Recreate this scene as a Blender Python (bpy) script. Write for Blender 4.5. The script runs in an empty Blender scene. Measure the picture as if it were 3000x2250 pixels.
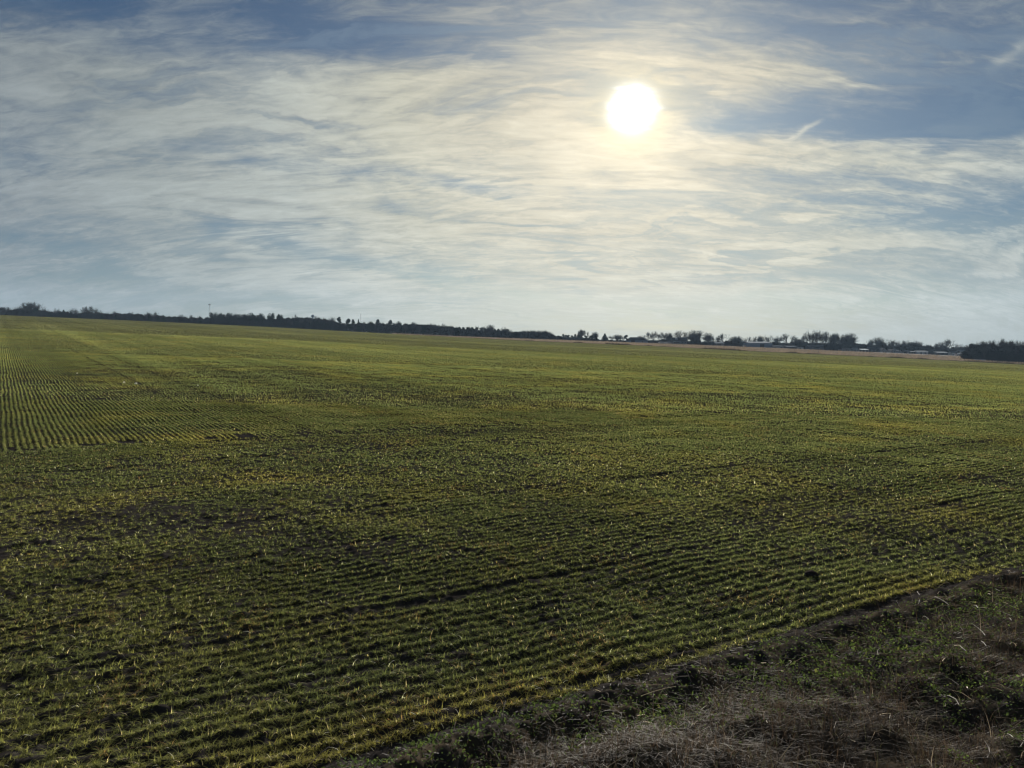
import bpy, math, random
import numpy as np
from math import radians as R_, sin, cos, pi
rng = np.random.default_rng(7); random.seed(7)
sc = bpy.context.scene
col = sc.collection

# ------------------------------------------------------------------ camera
F = 2253.0                    # focal length in photo pixels (photo 3000 x 2250)
CZ = 3.3                      # eye height above the near field
EYE = 985.0                   # photo row of eye level
PITCH = math.atan((1125 - EYE) / F)
cd = bpy.data.cameras.new('camera'); cam = bpy.data.objects.new('camera', cd); col.objects.link(cam)
cd.sensor_width = 36; cd.lens = 36 * F / 3000; cd.clip_start = 0.05; cd.clip_end = 20000
cam.location = (0, 0, CZ); cam.rotation_euler = (pi / 2 - PITCH, 0, 0)
sc.camera = cam

def uw(px, py):
    cx = (px - 1500) / F; cy = (1125 - py) / F
    fw = cos(PITCH) + cy * sin(PITCH); up = cy * cos(PITCH) - sin(PITCH)
    return cx / fw, -up / fw
def P(px, py, Y):
    u, w = uw(px, py)
    return (u * Y, Y, CZ - w * Y)
def azel(px, py):
    u, w = uw(px, py)
    return math.atan(u), math.atan(-w / math.sqrt(1 + u * u))

SUN_AZ, SUN_EL = azel(1855, 325)

# ------------------------------------------------------------------ render + exposure
sc.render.engine = 'CYCLES'
sc.view_settings.view_transform = 'Standard'; sc.view_settings.look = 'None'
sc.view_settings.gamma = 1.0; sc.view_settings.use_curve_mapping = False
EXPO = 2.0
sc.view_settings.exposure = EXPO
cy = sc.cycles
cy.max_bounces = 5; cy.diffuse_bounces = 3; cy.glossy_bounces = 2; cy.transmission_bounces = 3
cy.transparent_max_bounces = 4; cy.volume_bounces = 0; cy.sample_clamp_direct = 12; cy.sample_clamp_indirect = 3
cy.use_denoising = True; cy.denoising_prefilter = 'ACCURATE'; cy.caustics_reflective = False; cy.caustics_refractive = False
cy.filter_width = 1.3

# ------------------------------------------------------------------ node helper
class NT:
    def __init__(s, tree):
        s.t = tree; s.n = tree.nodes; s.l = tree.links
    def node(s, ty, **kw):
        nd = s.n.new(ty)
        for k, v in kw.items(): setattr(nd, k, v)
        return nd
    def put(s, sock, v):
        if v is None: return
        if isinstance(v, bpy.types.NodeSocket): s.l.new(v, sock)
        else: sock.default_value = v
    def math(s, op, a, b=None, c=None, clamp=False):
        nd = s.node('ShaderNodeMath', operation=op, use_clamp=clamp)
        s.put(nd.inputs[0], a); s.put(nd.inputs[1], b); s.put(nd.inputs[2], c)
        return nd.outputs[0]
    def vec(s, op, a, b=None, out=0):
        nd = s.node('ShaderNodeVectorMath', operation=op)
        s.put(nd.inputs[0], a)
        if b is not None: s.put(nd.inputs[1], b)
        return nd.outputs[out]
    def comb(s, x, y, z=0.0):
        nd = s.node('ShaderNodeCombineXYZ'); s.put(nd.inputs[0], x); s.put(nd.inputs[1], y); s.put(nd.inputs[2], z)
        return nd.outputs[0]
    def sep(s, v):
        nd = s.node('ShaderNodeSeparateXYZ'); s.put(nd.inputs[0], v); return nd.outputs
    def mix(s, f, a, b, mode='MIX'):
        nd = s.node('ShaderNodeMix', data_type='RGBA', blend_type=mode)
        s.put(nd.inputs['Factor'], f); s.put(nd.inputs[6], a); s.put(nd.inputs[7], b)
        return nd.outputs[2]
    def noise(s, v, scale, detail=4.0, rough=0.55, dist=0.0):
        nd = s.node('ShaderNodeTexNoise'); s.put(nd.inputs['Vector'], v); s.put(nd.inputs['Scale'], scale)
        nd.inputs['Detail'].default_value = detail; nd.inputs['Roughness'].default_value = rough
        nd.inputs['Distortion'].default_value = dist
        return nd.outputs['Fac']
    def ramp(s, f, stops, interp='LINEAR'):
        nd = s.node('ShaderNodeValToRGB'); cr = nd.color_ramp; cr.interpolation = interp
        while len(cr.elements) < len(stops): cr.elements.new(0.5)
        for e, (p, c) in zip(cr.elements, stops):
            e.position = p; e.color = tuple(c) + (1.0,) if len(c) == 3 else c
        s.put(nd.inputs[0], f); return nd.outputs[0]
    def smooth(s, x, a, b, lo=0.0, hi=1.0):
        nd = s.node('ShaderNodeMapRange', interpolation_type='SMOOTHSTEP')
        s.put(nd.inputs[0], x)
        for i, v in zip((1, 2, 3, 4), (a, b, lo, hi)): nd.inputs[i].default_value = v
        return nd.outputs[0]

# ------------------------------------------------------------------ sky
SKY_STR = 0.05
w = bpy.data.worlds.new("World"); sc.world = w; w.use_nodes = True
t = NT(w.node_tree); t.n.clear()
tc = t.node('ShaderNodeTexCoord'); D = t.vec('NORMALIZE', tc.outputs['Generated'])
dx, dy, dz = t.sep(D)
AZ = t.math('ARCTAN2', dx, dy); EL = t.math('ARCSINE', dz)
sky = t.node('ShaderNodeTexSky', sky_type='NISHITA', sun_disc=False, sun_elevation=SUN_EL, sun_rotation=SUN_AZ,
             altitude=200.0, air_density=1.0, dust_density=0.6, ozone_density=2.5)
sunv = (sin(SUN_AZ) * cos(SUN_EL), cos(SUN_AZ) * cos(SUN_EL), sin(SUN_EL))
th = t.math('MULTIPLY', t.math('ARCCOSINE', t.math('MINIMUM', t.vec('DOT_PRODUCT', D, sunv, out='Value'), 0.999999)), 180 / pi)
# cloud layer coordinates: directions projected onto a high flat layer
zz = t.math('ADD', t.math('MAXIMUM', dz, 0.0), 0.13)
lx = t.math('DIVIDE', dx, zz); ly = t.math('DIVIDE', dy, zz)
ly = t.math('ADD', ly, t.math('MULTIPLY', t.math('MULTIPLY', lx, lx), -0.10))
L1 = t.comb(t.math('MULTIPLY', lx, 0.55), ly)
n_big = t.noise(L1, 1.3, 6.0, 0.55, 0.5)
L2 = t.comb(t.math('MULTIPLY', lx, 0.42), t.math('ADD', ly, t.math('MULTIPLY', n_big, 1.2)), 3.7)
n_str = t.noise(L2, 4.2, 6.0, 0.6, 0.7)
L3 = t.comb(t.math('MULTIPLY', lx, 0.8), t.math('MULTIPLY', ly, 2.0), 9.1)
n_fine = t.noise(L3, 9.0, 5.0, 0.65, 0.9)
V0 = t.comb(AZ, EL)
wa = t.node('ShaderNodeTexNoise'); t.put(wa.inputs['Vector'], t.vec('MULTIPLY', V0, (2.2, 5.0, 1.0))); wa.inputs['Scale'].default_value = 1.6
wa.inputs['Detail'].default_value = 4.0
V = t.vec('ADD', V0, t.vec('MULTIPLY', t.vec('SUBTRACT', wa.outputs['Color'], (0.5, 0.5, 0.5)), (0.20, 0.075, 0.0)))
# broad openings (negative) and banks (positive) in the cirrus: photo x, y, half width, half height, tilt, weight
BL = [(1500, -30, 1900, 115, 0, -1.0), (330, 70, 420, 95, 4, -1.0), (900, 70, 560, 75, 6, -.62), (1350, 150, 420, 60, 3, -.40), (-250, 250, 250, 200, 0, -.3),
      (2350, 30, 420, 90, 0, -.62), (2900, 120, 420, 150, 0, -.75), (2700, 350, 480, 70, 3, -1.2), (2220, 335, 260, 42, -6, -.6),
      (2500, 255, 420, 26, 8, -.25), (120, 470, 240, 60, 3, -.38), (480, 425, 240, 26, 8, -.35), (1340, 528, 190, 26, 5, -.8), (1000, 500, 150, 24, 5, -.3),
      (2950, 590, 260, 60, 4, -.9), (2620, 655, 200, 34, 0, -.50), (2930, 700, 220, 44, 0, -.55), (2560, 530, 330, 34, 3, -.35),
      (640, 675, 46, 20, 10, -.6), (930, 745, 240, 22, 14, -.65), (1270, 805, 120, 22, 4, -.55), (250, 740, 330, 26, 9, -.30), (1100, 575, 90, 18, 0, -.2),
      (1500, 860, 320, 26, 9, -.45), (2550, 890, 420, 42, 2, -.55), (1950, 950, 420, 30, 2, -.45), (2150, 850, 260, 18, 0, -.35), (2250, 820, 60, 20, -20, -.3),
      (560, 180, 420, 90, 10, .25), (330, 300, 420, 120, 4, .3), (980, 330, 500, 110, 3, .25), (900, 640, 800, 130, 6, .40), (1500, 700, 700, 160, 0, .35),
      (2050, 760, 420, 130, 0, .45), (2650, 770, 330, 60, -2, .45), (2350, 440, 560, 40, 3, .45), (1850, 330, 450, 260, 0, .35),
      (2280, 200, 340, 34, -3, .25), (2080, 470, 420, 60, 2, .3), (500, 520, 500, 60, 4, .3), (300, 620, 500, 90, 0, .2), (1180, 240, 70, 22, -10, .22)]
cov = t.math('MULTIPLY_ADD', n_big, 1.5, -0.30)
cov = t.math('MULTIPLY_ADD', n_str, 3.2, cov)
cov = t.math('MULTIPLY_ADD', n_fine, 0.5, cov)
cov = t.math('ADD', cov, -1.98)
for (bx, by, rx, ry, tilt, wt) in BL:
    a0, e0 = azel(bx, by)
    d = t.vec('SUBTRACT', V, (a0, e0, 0.0))
    tr = R_(-tilt); sx_, sy_ = rx / F, ry / F
    q1 = t.vec('DOT_PRODUCT', d, (cos(tr) / sx_, sin(tr) / sx_, 0.0), out='Value')
    q2 = t.vec('DOT_PRODUCT', d, (-sin(tr) / sy_, cos(tr) / sy_, 0.0), out='Value')
    r2 = t.math('MULTIPLY_ADD', q1, q1, t.math('MULTIPLY', q2, q2))
    cov = t.math('MULTIPLY_ADD', t.math('EXPONENT', t.math('MULTIPLY', r2, -1.0)), wt * (1.3 if wt < 0 else 1.1), cov)
n_low = t.noise(t.comb(t.math('MULTIPLY', AZ, 2.4), t.math('MULTIPLY_ADD', EL, 30.0, t.math('MULTIPLY', n_big, 5.0)), 1.7), 1.15, 6.0, 0.62, 0.9)
lowm = t.smooth(EL, 0.30, 0.12)
cov = t.math('MULTIPLY_ADD', t.math('MULTIPLY', t.math('SUBTRACT', n_low, 0.5), lowm), 5.2, cov)
cov = t.math('MULTIPLY_ADD', t.math('SUBTRACT', n_fine, 0.5), 1.1, cov)
cov = t.smooth(cov, -1.45, 1.05)
# thin short vapour trails
def wisp(x0, y0, x1, y1, wd, wt):
    a0, e0 = azel((x0 + x1) / 2, (y0 + y1) / 2); a1, e1 = azel(x1, y1)
    L = math.hypot(a1 - a0, e1 - e0); c_, s_ = (a1 - a0) / L, (e1 - e0) / L
    Vw = t.vec('ADD', V0, t.vec('MULTIPLY', t.vec('SUBTRACT', t.comb(n_fine, n_str), (0.5, 0.5, 0.0)), (0.02, 0.012, 0)))
    d = t.vec('SUBTRACT', Vw, (a0, e0, 0.0))
    q1 = t.vec('DOT_PRODUCT', d, (c_ / L, s_ / L, 0.0), out='Value'); q2 = t.vec('DOT_PRODUCT', d, (-s_ / (wd / F), c_ / (wd / F), 0.0), out='Value')
    q1 = t.math('POWER', t.math('ABSOLUTE', q1), 4.0)
    r2 = t.math('MULTIPLY_ADD', q2, q2, q1)
    return t.math('MULTIPLY', t.math('EXPONENT', t.math('MULTIPLY', r2, -1.0)), wt)
wsum = t.math('ADD', wisp(2310, 412, 2402, 354, 6, .55), wisp(2900, 200, 3030, 118, 14, .4))
wsum = t.math('ADD', wsum, wisp(1990, 634, 2420, 640, 2.5, .3))
wsum = t.math('ADD', wsum, wisp(1000, 560, 1330, 630, 7, .18))
# cloud brightness falls off with the angle from the sun
k = 1.0 / SKY_STR / 2 ** EXPO
ccol = t.ramp(t.math('DIVIDE', th, 60.0), [(0.0, (.98, .86, .62)), (3.5 / 60, (.88, .80, .63)), (9 / 60, (.76, .71, .56)), (17 / 60, (.62, .61, .50)),
              (25 / 60, (.49, .52, .48)), (34 / 60, (.33, .365, .355)), (44 / 60, (.25, .285, .305)), (1.0, (.17, .21, .25))])
bright = t.math('MULTIPLY_ADD', n_str, 0.80, t.math('MULTIPLY_ADD', n_fine, 0.50, 0.27))
bright = t.math('MULTIPLY_ADD', t.math('MULTIPLY', t.math('SUBTRACT', n_low, 0.5), lowm), 0.75, bright)
ccol = t.vec('SCALE', ccol, None); ccol.node.inputs['Scale'].default_value = k
ccol = t.vec('MULTIPLY', ccol, t.comb(bright, bright, bright))
# blue between the clouds
bcol = t.vec('MULTIPLY', sky.outputs[0], (0.44 / 2 ** EXPO, 0.57 / 2 ** EXPO, 0.70 / 2 ** EXPO))
# whitish air near the horizon
hz = t.math('EXPONENT', t.math('MULTIPLY', t.math('MAXIMUM', EL, 0.0), -1 / 0.045))
hcol = t.ramp(t.math('DIVIDE', th, 60.0), [(0.0, (.62, .62, .53)), (18 / 60, (.45, .48, .44)), (30 / 60, (.345, .375, .35)), (45 / 60, (.27, .305, .30)), (1, (.22, .26, .28))])
hcol = t.vec('SCALE', hcol, None); hcol.node.inputs['Scale'].default_value = k
elf = t.smooth(EL, 0.46, 0.16, 0.74, 1.04); ccol = t.vec('MULTIPLY', ccol, t.comb(elf, elf, elf))
base = t.mix(t.math('MULTIPLY', cov, 0.96), bcol, ccol)
base = t.mix(wsum, base, t.vec('MULTIPLY', ccol, (1.12, 1.14, 1.18)))
base = t.mix(t.math('MULTIPLY', hz, 0.66), base, hcol)
gap = t.math('MULTIPLY', t.math('MULTIPLY', t.smooth(n_low, 0.52, 0.34), lowm), 0.36)
base = t.mix(gap, base, t.vec('MULTIPLY', hcol, (0.70, 0.79, 0.90)))
gap2 = t.math('MULTIPLY', t.smooth(n_str, 0.50, 0.36), t.math('MULTIPLY', t.smooth(EL, 0.10, 0.30), 0.34))
base = t.mix(gap2, base, t.vec('MULTIPLY', hcol, (0.52, 0.64, 0.85)))
# aureole and disc of the veiled sun
thw = t.math('MULTIPLY_ADD', t.math('SUBTRACT', n_fine, 0.5), 1.0, t.math('MULTIPLY_ADD', t.math('SUBTRACT', n_str, 0.5), 1.6, th))
core = t.math('MULTIPLY', t.math('EXPONENT', t.math('MULTIPLY', t.math('MULTIPLY', thw, thw), -1 / 0.94 ** 2)), 5.0)
glow = t.math('MULTIPLY', t.math('EXPONENT', t.math('MULTIPLY', thw, -1 / 2.2)), 0.50)
glow2 = t.math('MULTIPLY', t.math('EXPONENT', t.math('MULTIPLY', th, -1 / 8.0)), 0.15)
au = t.vec('ADD', t.comb(core, core, core), t.vec('MULTIPLY', t.comb(glow, glow, glow), (1.0, 0.82, 0.36)))
au = t.vec('ADD', au, t.vec('MULTIPLY', t.comb(glow2, glow2, glow2), (1.0, 0.88, 0.62)))
au = t.vec('SCALE', au, None); au.node.inputs['Scale'].default_value = k
tot = t.vec('ADD', base, au)
bg = t.node('ShaderNodeBackground'); t.put(bg.inputs[0], tot); bg.inputs[1].default_value = SKY_STR
wo = t.node('ShaderNodeOutputWorld'); t.l.new(bg.outputs[0], wo.inputs[0])
w.cycles.sampling_method = 'MANUAL'; w.cycles.sample_map_resolution = 1024

# ------------------------------------------------------------------ sun
sl = bpy.data.lights.new('sun', 'SUN'); sun = bpy.data.objects.new('sun', sl); col.objects.link(sun)
sl.energy = 5.0; sl.angle = R_(1.5); sl.color = (1.0, 0.94, 0.84)
sun.rotation_euler = (pi / 2 - SUN_EL, 0, pi - SUN_AZ)

# ------------------------------------------------------------------ numpy noise
def _h(ix, iy, s):
    n = (ix.astype(np.int64) * 374761393 + iy.astype(np.int64) * 668265263 + s * 1442695041) & 0xFFFFFFFF
    n = ((n ^ (n >> 13)) * 1274126177) & 0xFFFFFFFF
    n = n ^ (n >> 16)
    return (n & 0xFFFFFF) / float(0xFFFFFF)
def vn(x, y, s=0):
    x = np.asarray(x, float); y = np.asarray(y, float)
    ix = np.floor(x); iy = np.floor(y); fx = x - ix; fy = y - iy
    fx = fx * fx * (3 - 2 * fx); fy = fy * fy * (3 - 2 * fy)
    a = _h(ix, iy, s); b = _h(ix + 1, iy, s); c = _h(ix, iy + 1, s); d = _h(ix + 1, iy + 1, s)
    return (a + (b - a) * fx) * (1 - fy) + (c + (d - c) * fx) * fy
def fbm(x, y, o=4, s=0):
    r = 0; a = 0.5; tt = 0
    for i in range(o):
        r = r + a * vn(x, y, s + i * 17); tt += a; a *= 0.5; x = x * 2.03 + 11.3; y = y * 2.03 + 5.7
    return r / tt
def sstep(x, a, b):
    q = np.clip((x - a) / (b - a), 0, 1); return q * q * (3 - 2 * q)

# ------------------------------------------------------------------ terrain
EDGE = [(-1500, 860), (0, 923), (400, 940), (780, 957.5), (1160, 978.5), (1540, 998.5), (1900, 1014), (2260, 1032), (2620, 1048.5), (3000, 1068.5), (4500, 1135)]
BASE = [(-1500, 875), (0, 931), (400, 948), (780, 965), (1160, 983), (1350, 987), (1540, 993), (1900, 1005), (2260, 1019), (2620, 1034.5), (2900, 1047), (3000, 1052), (4500, 1105)]
RNG = [(-1500, 300), (0, 330), (780, 350), (1160, 370), (1540, 380), (2260, 390), (3000, 372), (4500, 350)]
eu = np.array([uw(a, b)[0] for a, b in EDGE]); ew = np.array([uw(a, b)[1] for a, b in EDGE])
bu = np.array([uw(a, b)[0] for a, b in BASE]); bw = np.array([uw(a, b)[1] for a, b in BASE])
ru = np.array([uw(a, 985)[0] for a, b in RNG]); rr = np.array([float(b) for a, b in RNG])
YB = 600.0
def terr(x, y):
    x = np.asarray(x, float); y = np.asarray(y, float)
    Y = np.maximum(np.maximum(y, np.abs(x) / 1.2), 0.5); u = np.clip(x / Y, -1.2, 1.2)
    Rr = np.interp(u, ru, rr); we = np.interp(u, eu, ew); wb = np.interp(u, bu, bw)
    C = 55.0
    kR = Rr / (Rr + C); Wf = (we - CZ / Rr) / kR
    near = -Y * Wf * (Y / (Y + C)) - CZ
    ze = -Rr * we; zb = -YB * wb
    f = (Y - Rr) / (YB - Rr)
    mid = ze + (zb - ze) * f
    far = -Y * (wb + 0.002 * (1 - YB / Y) * 3)
    z = np.where(Y <= Rr, near, np.where(Y <= YB, mid, far))
    return z + CZ
# rows, headland, verge coordinates
BA = R_(31.416); BP = np.array((-1.25, 5.70)); BD = np.array((cos(BA), sin(BA))); BN = np.array((-sin(BA), cos(BA)))
RA = R_(90 + 33.6); RD = np.array((cos(RA), sin(RA))); RN = np.array((-sin(RA), cos(RA)))
HEAD = 18.7; SP = 0.19; SPM = 0.155
def dcoord(x, y): return (x - BP[0]) * BN[0] + (y - BP[1]) * BN[1]
def scoord(x, y): return (x - BP[0]) * BD[0] + (y - BP[1]) * BD[1]
def ccoord(x, y): return x * RN[0] + y * RN[1]
RUTS = [(3.0, .10, .80), (8.15, .10, .62), (1.55, .07, .45), (15.0, .12, .5), (18.3, .16, .6), (5.9, .07, .35), (12.0, .1, .4)]
def rut(x, y):
    d = dcoord(x, y) + 0.25 * (fbm(scoord(x, y) * .12, d0(x) * 0, 2, 91) - .5); s_ = scoord(x, y)
    r = 0
    for c_, wd, a_ in RUTS:
        m = sstep(vn(s_ * 0.22, np.full_like(s_, c_ * 7.1), 5), .15, .45) if a_ < 1 else 1
        r = np.maximum(r, a_ * m * np.exp(-((d - c_) / wd) ** 2))
    c = ccoord(x, y); cc = np.mod(c + 1.3, 9.12); far = sstep(d, HEAD - 2, HEAD + 1)
    for c_ in (2.0, 4.1):
        r = np.maximum(r, 0.42 * far * np.exp(-((cc - c_) / .12) ** 2))
    return r
def d0(x): return np.zeros_like(np.asarray(x, float))
def bare(x, y):       # 1 where the stand of wheat is thin
    n = fbm(x * .11 + 3, y * .16 + 8, 4, 31)
    b = sstep(n, .56, .72) * .5
    for (cx_, cy_, rx, ry, a_) in ((-6.0, 13.4, 4.2, 1.7, 1.0), (-2.5, 11.6, 2.6, .9, .8), (-7.5, 11.2, 2.0, .8, .7), (-.4, 6.6, 1.2, .5, .5), (14, 45, 9, 3, .8), (30, 70, 26, 6, .6), (6, 58, 8, 3, .6), (-8, 9.0, 2.0, .9, .5)):
        b = np.maximum(b, a_ * np.exp(-((x - cx_) / rx) ** 2 - ((y - cy_) / ry) ** 2) * (0.6 + .8 * vn(x * 1.3, y * 1.7, 77)))
    return np.clip(b, 0, 1) * .8
def micro(x, y):
    r = np.hypot(x, y); fade = 1 - sstep(r, 55, 110)
    d = dcoord(x, y); inf = sstep(d, -.05, .25)
    c = ccoord(x, y)
    ph = np.where(d < HEAD, d / SP, c / SPM) * 2 * pi
    ridge = 0.015 * np.cos(ph)
    clod = 0.034 * (fbm(x * 4.2, y * 4.2, 3, 3) - .5) + 0.045 * np.maximum(fbm(x * 9, y * 9, 3, 8) - .58, 0) * 3 * (1 - sstep(r, 20, 40)) \
        + 0.10 * (fbm(x * .8, y * .8, 3, 4) - .5)
    z = inf * (ridge + clod - 0.035 * rut(x, y))
    v = sstep(-d, .3, 1.6)
    hump = 0.42 * v * (fbm(x * .9 + 4, y * .9, 3, 12) - .35) + 0.16 * v * (fbm(x * 2.6, y * 2.6, 3, 13) - .5) + 0.10 * v
    lip = 0.10 * np.exp(-((d + .30) / .25) ** 2) * fbm(x * 4, y * 4, 3, 6) * 1.6 + .09 * (fbm(x * 6, y * 6, 4, 16) - .5)
    z = z + (1 - inf) * (hump + lip + 0.05 * (fbm(x * 8, y * 8, 3, 15) - .5))
    return z * fade
def ground_z(x, y): return terr(x, y) + micro(x, y)

# ------------------------------------------------------------------ tagging and mesh helpers
def tag(o, label=None, cat=None, group=None, kind=None):
    if label: o['label'] = label
    if cat: o['category'] = cat
    if group: o['group'] = group
    if kind: o['kind'] = kind
    return o
def empty(name, loc, rz=0.0, sc_=1.0):
    o = bpy.data.objects.new(name, None); o.empty_display_size = 0.5
    o.location = loc; o.rotation_euler = (0, 0, rz); o.scale = (sc_, sc_, sc_) if not isinstance(sc_, tuple) else sc_
    col.objects.link(o); return o
def mesh_np(name, verts, faces, mat, parent=None, cols=None, smooth=False):
    """faces: (n,k) int array"""
    me = bpy.data.meshes.new(name); nv = len(verts); faces = np.asarray(faces, np.int32); nf, k_ = faces.shape
    me.vertices.add(nv); me.vertices.foreach_set('co', np.asarray(verts, np.float32).ravel())
    me.loops.add(nf * k_); me.loops.foreach_set('vertex_index', faces.ravel())
    me.polygons.add(nf); me.polygons.foreach_set('loop_start', np.arange(0, nf * k_, k_, dtype=np.int32))
    me.polygons.foreach_set('use_smooth', np.full(nf, smooth))
    if cols is not None:
        at = me.color_attributes.new('tint', 'FLOAT_COLOR', 'POINT')
        c4 = np.ones((nv, 4), np.float32); c4[:, :3] = cols; at.data.foreach_set('color', c4.ravel())
    me.update(calc_edges=True); me.materials.append(mat)
    o = bpy.data.objects.new(name, me); col.objects.link(o)
    if parent: o.parent = parent
    return o
class MB:
    """collects boxes and tubes and builds one mesh object"""
    def __init__(s): s.v = []; s.f = []
    def poly(s, pts, faces):
        b = len(s.v); s.v += [tuple(p) for p in pts]; s.f += [tuple(i + b for i in f) for f in faces]
    def box(s, x0, x1, y0, y1, z0, z1):
        s.poly([(x0, y0, z0), (x1, y0, z0), (x1, y1, z0), (x0, y1, z0), (x0, y0, z1), (x1, y0, z1), (x1, y1, z1), (x0, y1, z1)],
               [(0, 3, 2, 1), (4, 5, 6, 7), (0, 1, 5, 4), (1, 2, 6, 5), (2, 3, 7, 6), (3, 0, 4, 7)])
    def tube(s, p0, p1, r0, r1, n=6, cap=True):
        p0 = np.array(p0, float); p1 = np.array(p1, float); a = p1 - p0; L = np.linalg.norm(a); a = a / max(L, 1e-9)
        u = np.cross(a, (0, 0, 1) if abs(a[2]) < .9 else (1, 0, 0)); u /= np.linalg.norm(u); v = np.cross(a, u)
        pts = []
        for p, r in ((p0, r0), (p1, r1)):
            for i in range(n):
                an = 2 * pi * i / n; pts.append(p + r * (cos(an) * u + sin(an) * v))
        fs = [(i, (i + 1) % n, n + (i + 1) % n, n + i) for i in range(n)]
        if cap: fs += [tuple(range(n - 1, -1, -1)), tuple(range(n, 2 * n))]
        s.poly(pts, fs)
    def build(s, name, mat, parent=None, smooth=False):
        me = bpy.data.meshes.new(name); me.from_pydata(s.v, [], s.f); me.materials.append(mat); me.update()
        if smooth: me.polygons.foreach_set('use_smooth', np.full(len(me.polygons), True))
        o = bpy.data.objects.new(name, me); col.objects.link(o)
        if parent: o.parent = parent
        return o

# ------------------------------------------------------------------ materials
def newmat(name):
    m = bpy.data.materials.new(name); m.use_nodes = True; t = NT(m.node_tree); t.n.clear()
    out = t.node('ShaderNodeOutputMaterial'); return m, t, out
def simple(name, c, rough=.8, var=.15, scale=1.5, metal=0.0, spec=.3):
    m, t, out = newmat(name)
    tc = t.node('ShaderNodeTexCoord'); n = t.noise(tc.outputs['Object'], scale, 4)
    c2 = tuple(x * (1 - var) for x in c) + (1,); c1 = tuple(min(1, x * (1 + var)) for x in c) + (1,)
    if spec <= .1:
        b = t.node('ShaderNodeBsdfDiffuse'); t.put(b.inputs[0], t.mix(n, c2, c1)); t.l.new(b.outputs[0], out.inputs[0]); return m
    b = t.node('ShaderNodeBsdfPrincipled'); t.put(b.inputs['Base Color'], t.mix(n, c2, c1))
    b.inputs['Roughness'].default_value = rough; b.inputs['Metallic'].default_value = metal; b.inputs['Specular IOR Level'].default_value = spec
    t.l.new(b.outputs[0], out.inputs[0]); return m
def foliage(name, use_tint=True, c=(.08, .1, .03), trans=.45, gloss=.06, rough=.35, tcol=(1.15, 1.15, .62)):
    m, t, out = newmat(name)
    if use_tint: cc = t.node('ShaderNodeAttribute', attribute_name='tint').outputs['Color']
    else:
        tc = t.node('ShaderNodeTexCoord'); n = t.noise(tc.outputs['Object'], .7, 4)
        cc = t.mix(n, tuple(x * .7 for x in c) + (1,), tuple(x * 1.3 for x in c) + (1,))
    d = t.node('ShaderNodeBsdfDiffuse'); t.put(d.inputs[0], cc)
    tr = t.node('ShaderNodeBsdfTranslucent'); t.put(tr.inputs[0], t.vec('MULTIPLY', cc, tcol))
    mx = t.node('ShaderNodeMixShader'); mx.inputs[0].default_value = trans; t.l.new(d.outputs[0], mx.inputs[1]); t.l.new(tr.outputs[0], mx.inputs[2])
    if gloss > 0:
        g = t.node('ShaderNodeBsdfGlossy'); g.inputs['Roughness'].default_value = rough
        m2 = t.node('ShaderNodeMixShader'); m2.inputs[0].default_value = gloss
        t.l.new(mx.outputs[0], m2.inputs[1]); t.l.new(g.outputs[0], m2.inputs[2]); t.l.new(m2.outputs[0], out.inputs[0])
    else: t.l.new(mx.outputs[0], out.inputs[0])
    return m
M = {}
M['wheat'] = foliage('wheat_leaf', gloss=.0, rough=.4, trans=.55, tcol=(1.2, 1.18, .74))
M['dry'] = foliage('dry_grass_blade', gloss=.01, rough=.5, trans=.35, tcol=(1.1, 1.0, .8))
M['weed'] = foliage('weed_leaf', gloss=.0, rough=.45, trans=.35)
M['twig'] = simple('twig', (.040, .037, .034), .9, spec=.0)
M['bark'] = simple('bark', (.035, .031, .028), .9, spec=.0)
M['ever'] = foliage('evergreen_needles', False, (.014, .020, .013), .08, 0)
M['thicket'] = foliage('thicket_twigs', False, (.022, .022, .020), .05, 0)
M['white'] = simple('white_siding', (.42, .45, .48), .8, spec=.05)
M['pale'] = simple('pale_siding', (.22, .24, .26), .8, spec=.05)
M['dim'] = simple('grey_siding', (.07, .078, .088), .8, spec=.05)
M['bluemetal'] = simple('blue_grey_metal', (.13, .17, .23), .8, spec=.05)
M['roofdark'] = simple('dark_shingles', (.05, .05, .055), .9, spec=.0)
M['roofpale'] = simple('pale_metal_roof', (.15, .165, .185), .8, spec=.0)
M['glass'] = simple('dark_glass', (.02, .025, .03), .15, spec=.6)
M['steel'] = simple('galvanised_steel', (.35, .36, .36), .5)
M['post'] = simple('weathered_post', (.09, .075, .06), .9, spec=.0)
M['tyre'] = simple('tyre', (.02, .02, .02), .9)
M['stone'] = simple('pale_stone', (.6, .58, .52), .6)
M['clod'] = simple('dark_clod', (.022, .019, .018), .95, spec=.0)
M['lamp'] = simple('lamp_housing', (.06, .065, .07), .6)

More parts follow.
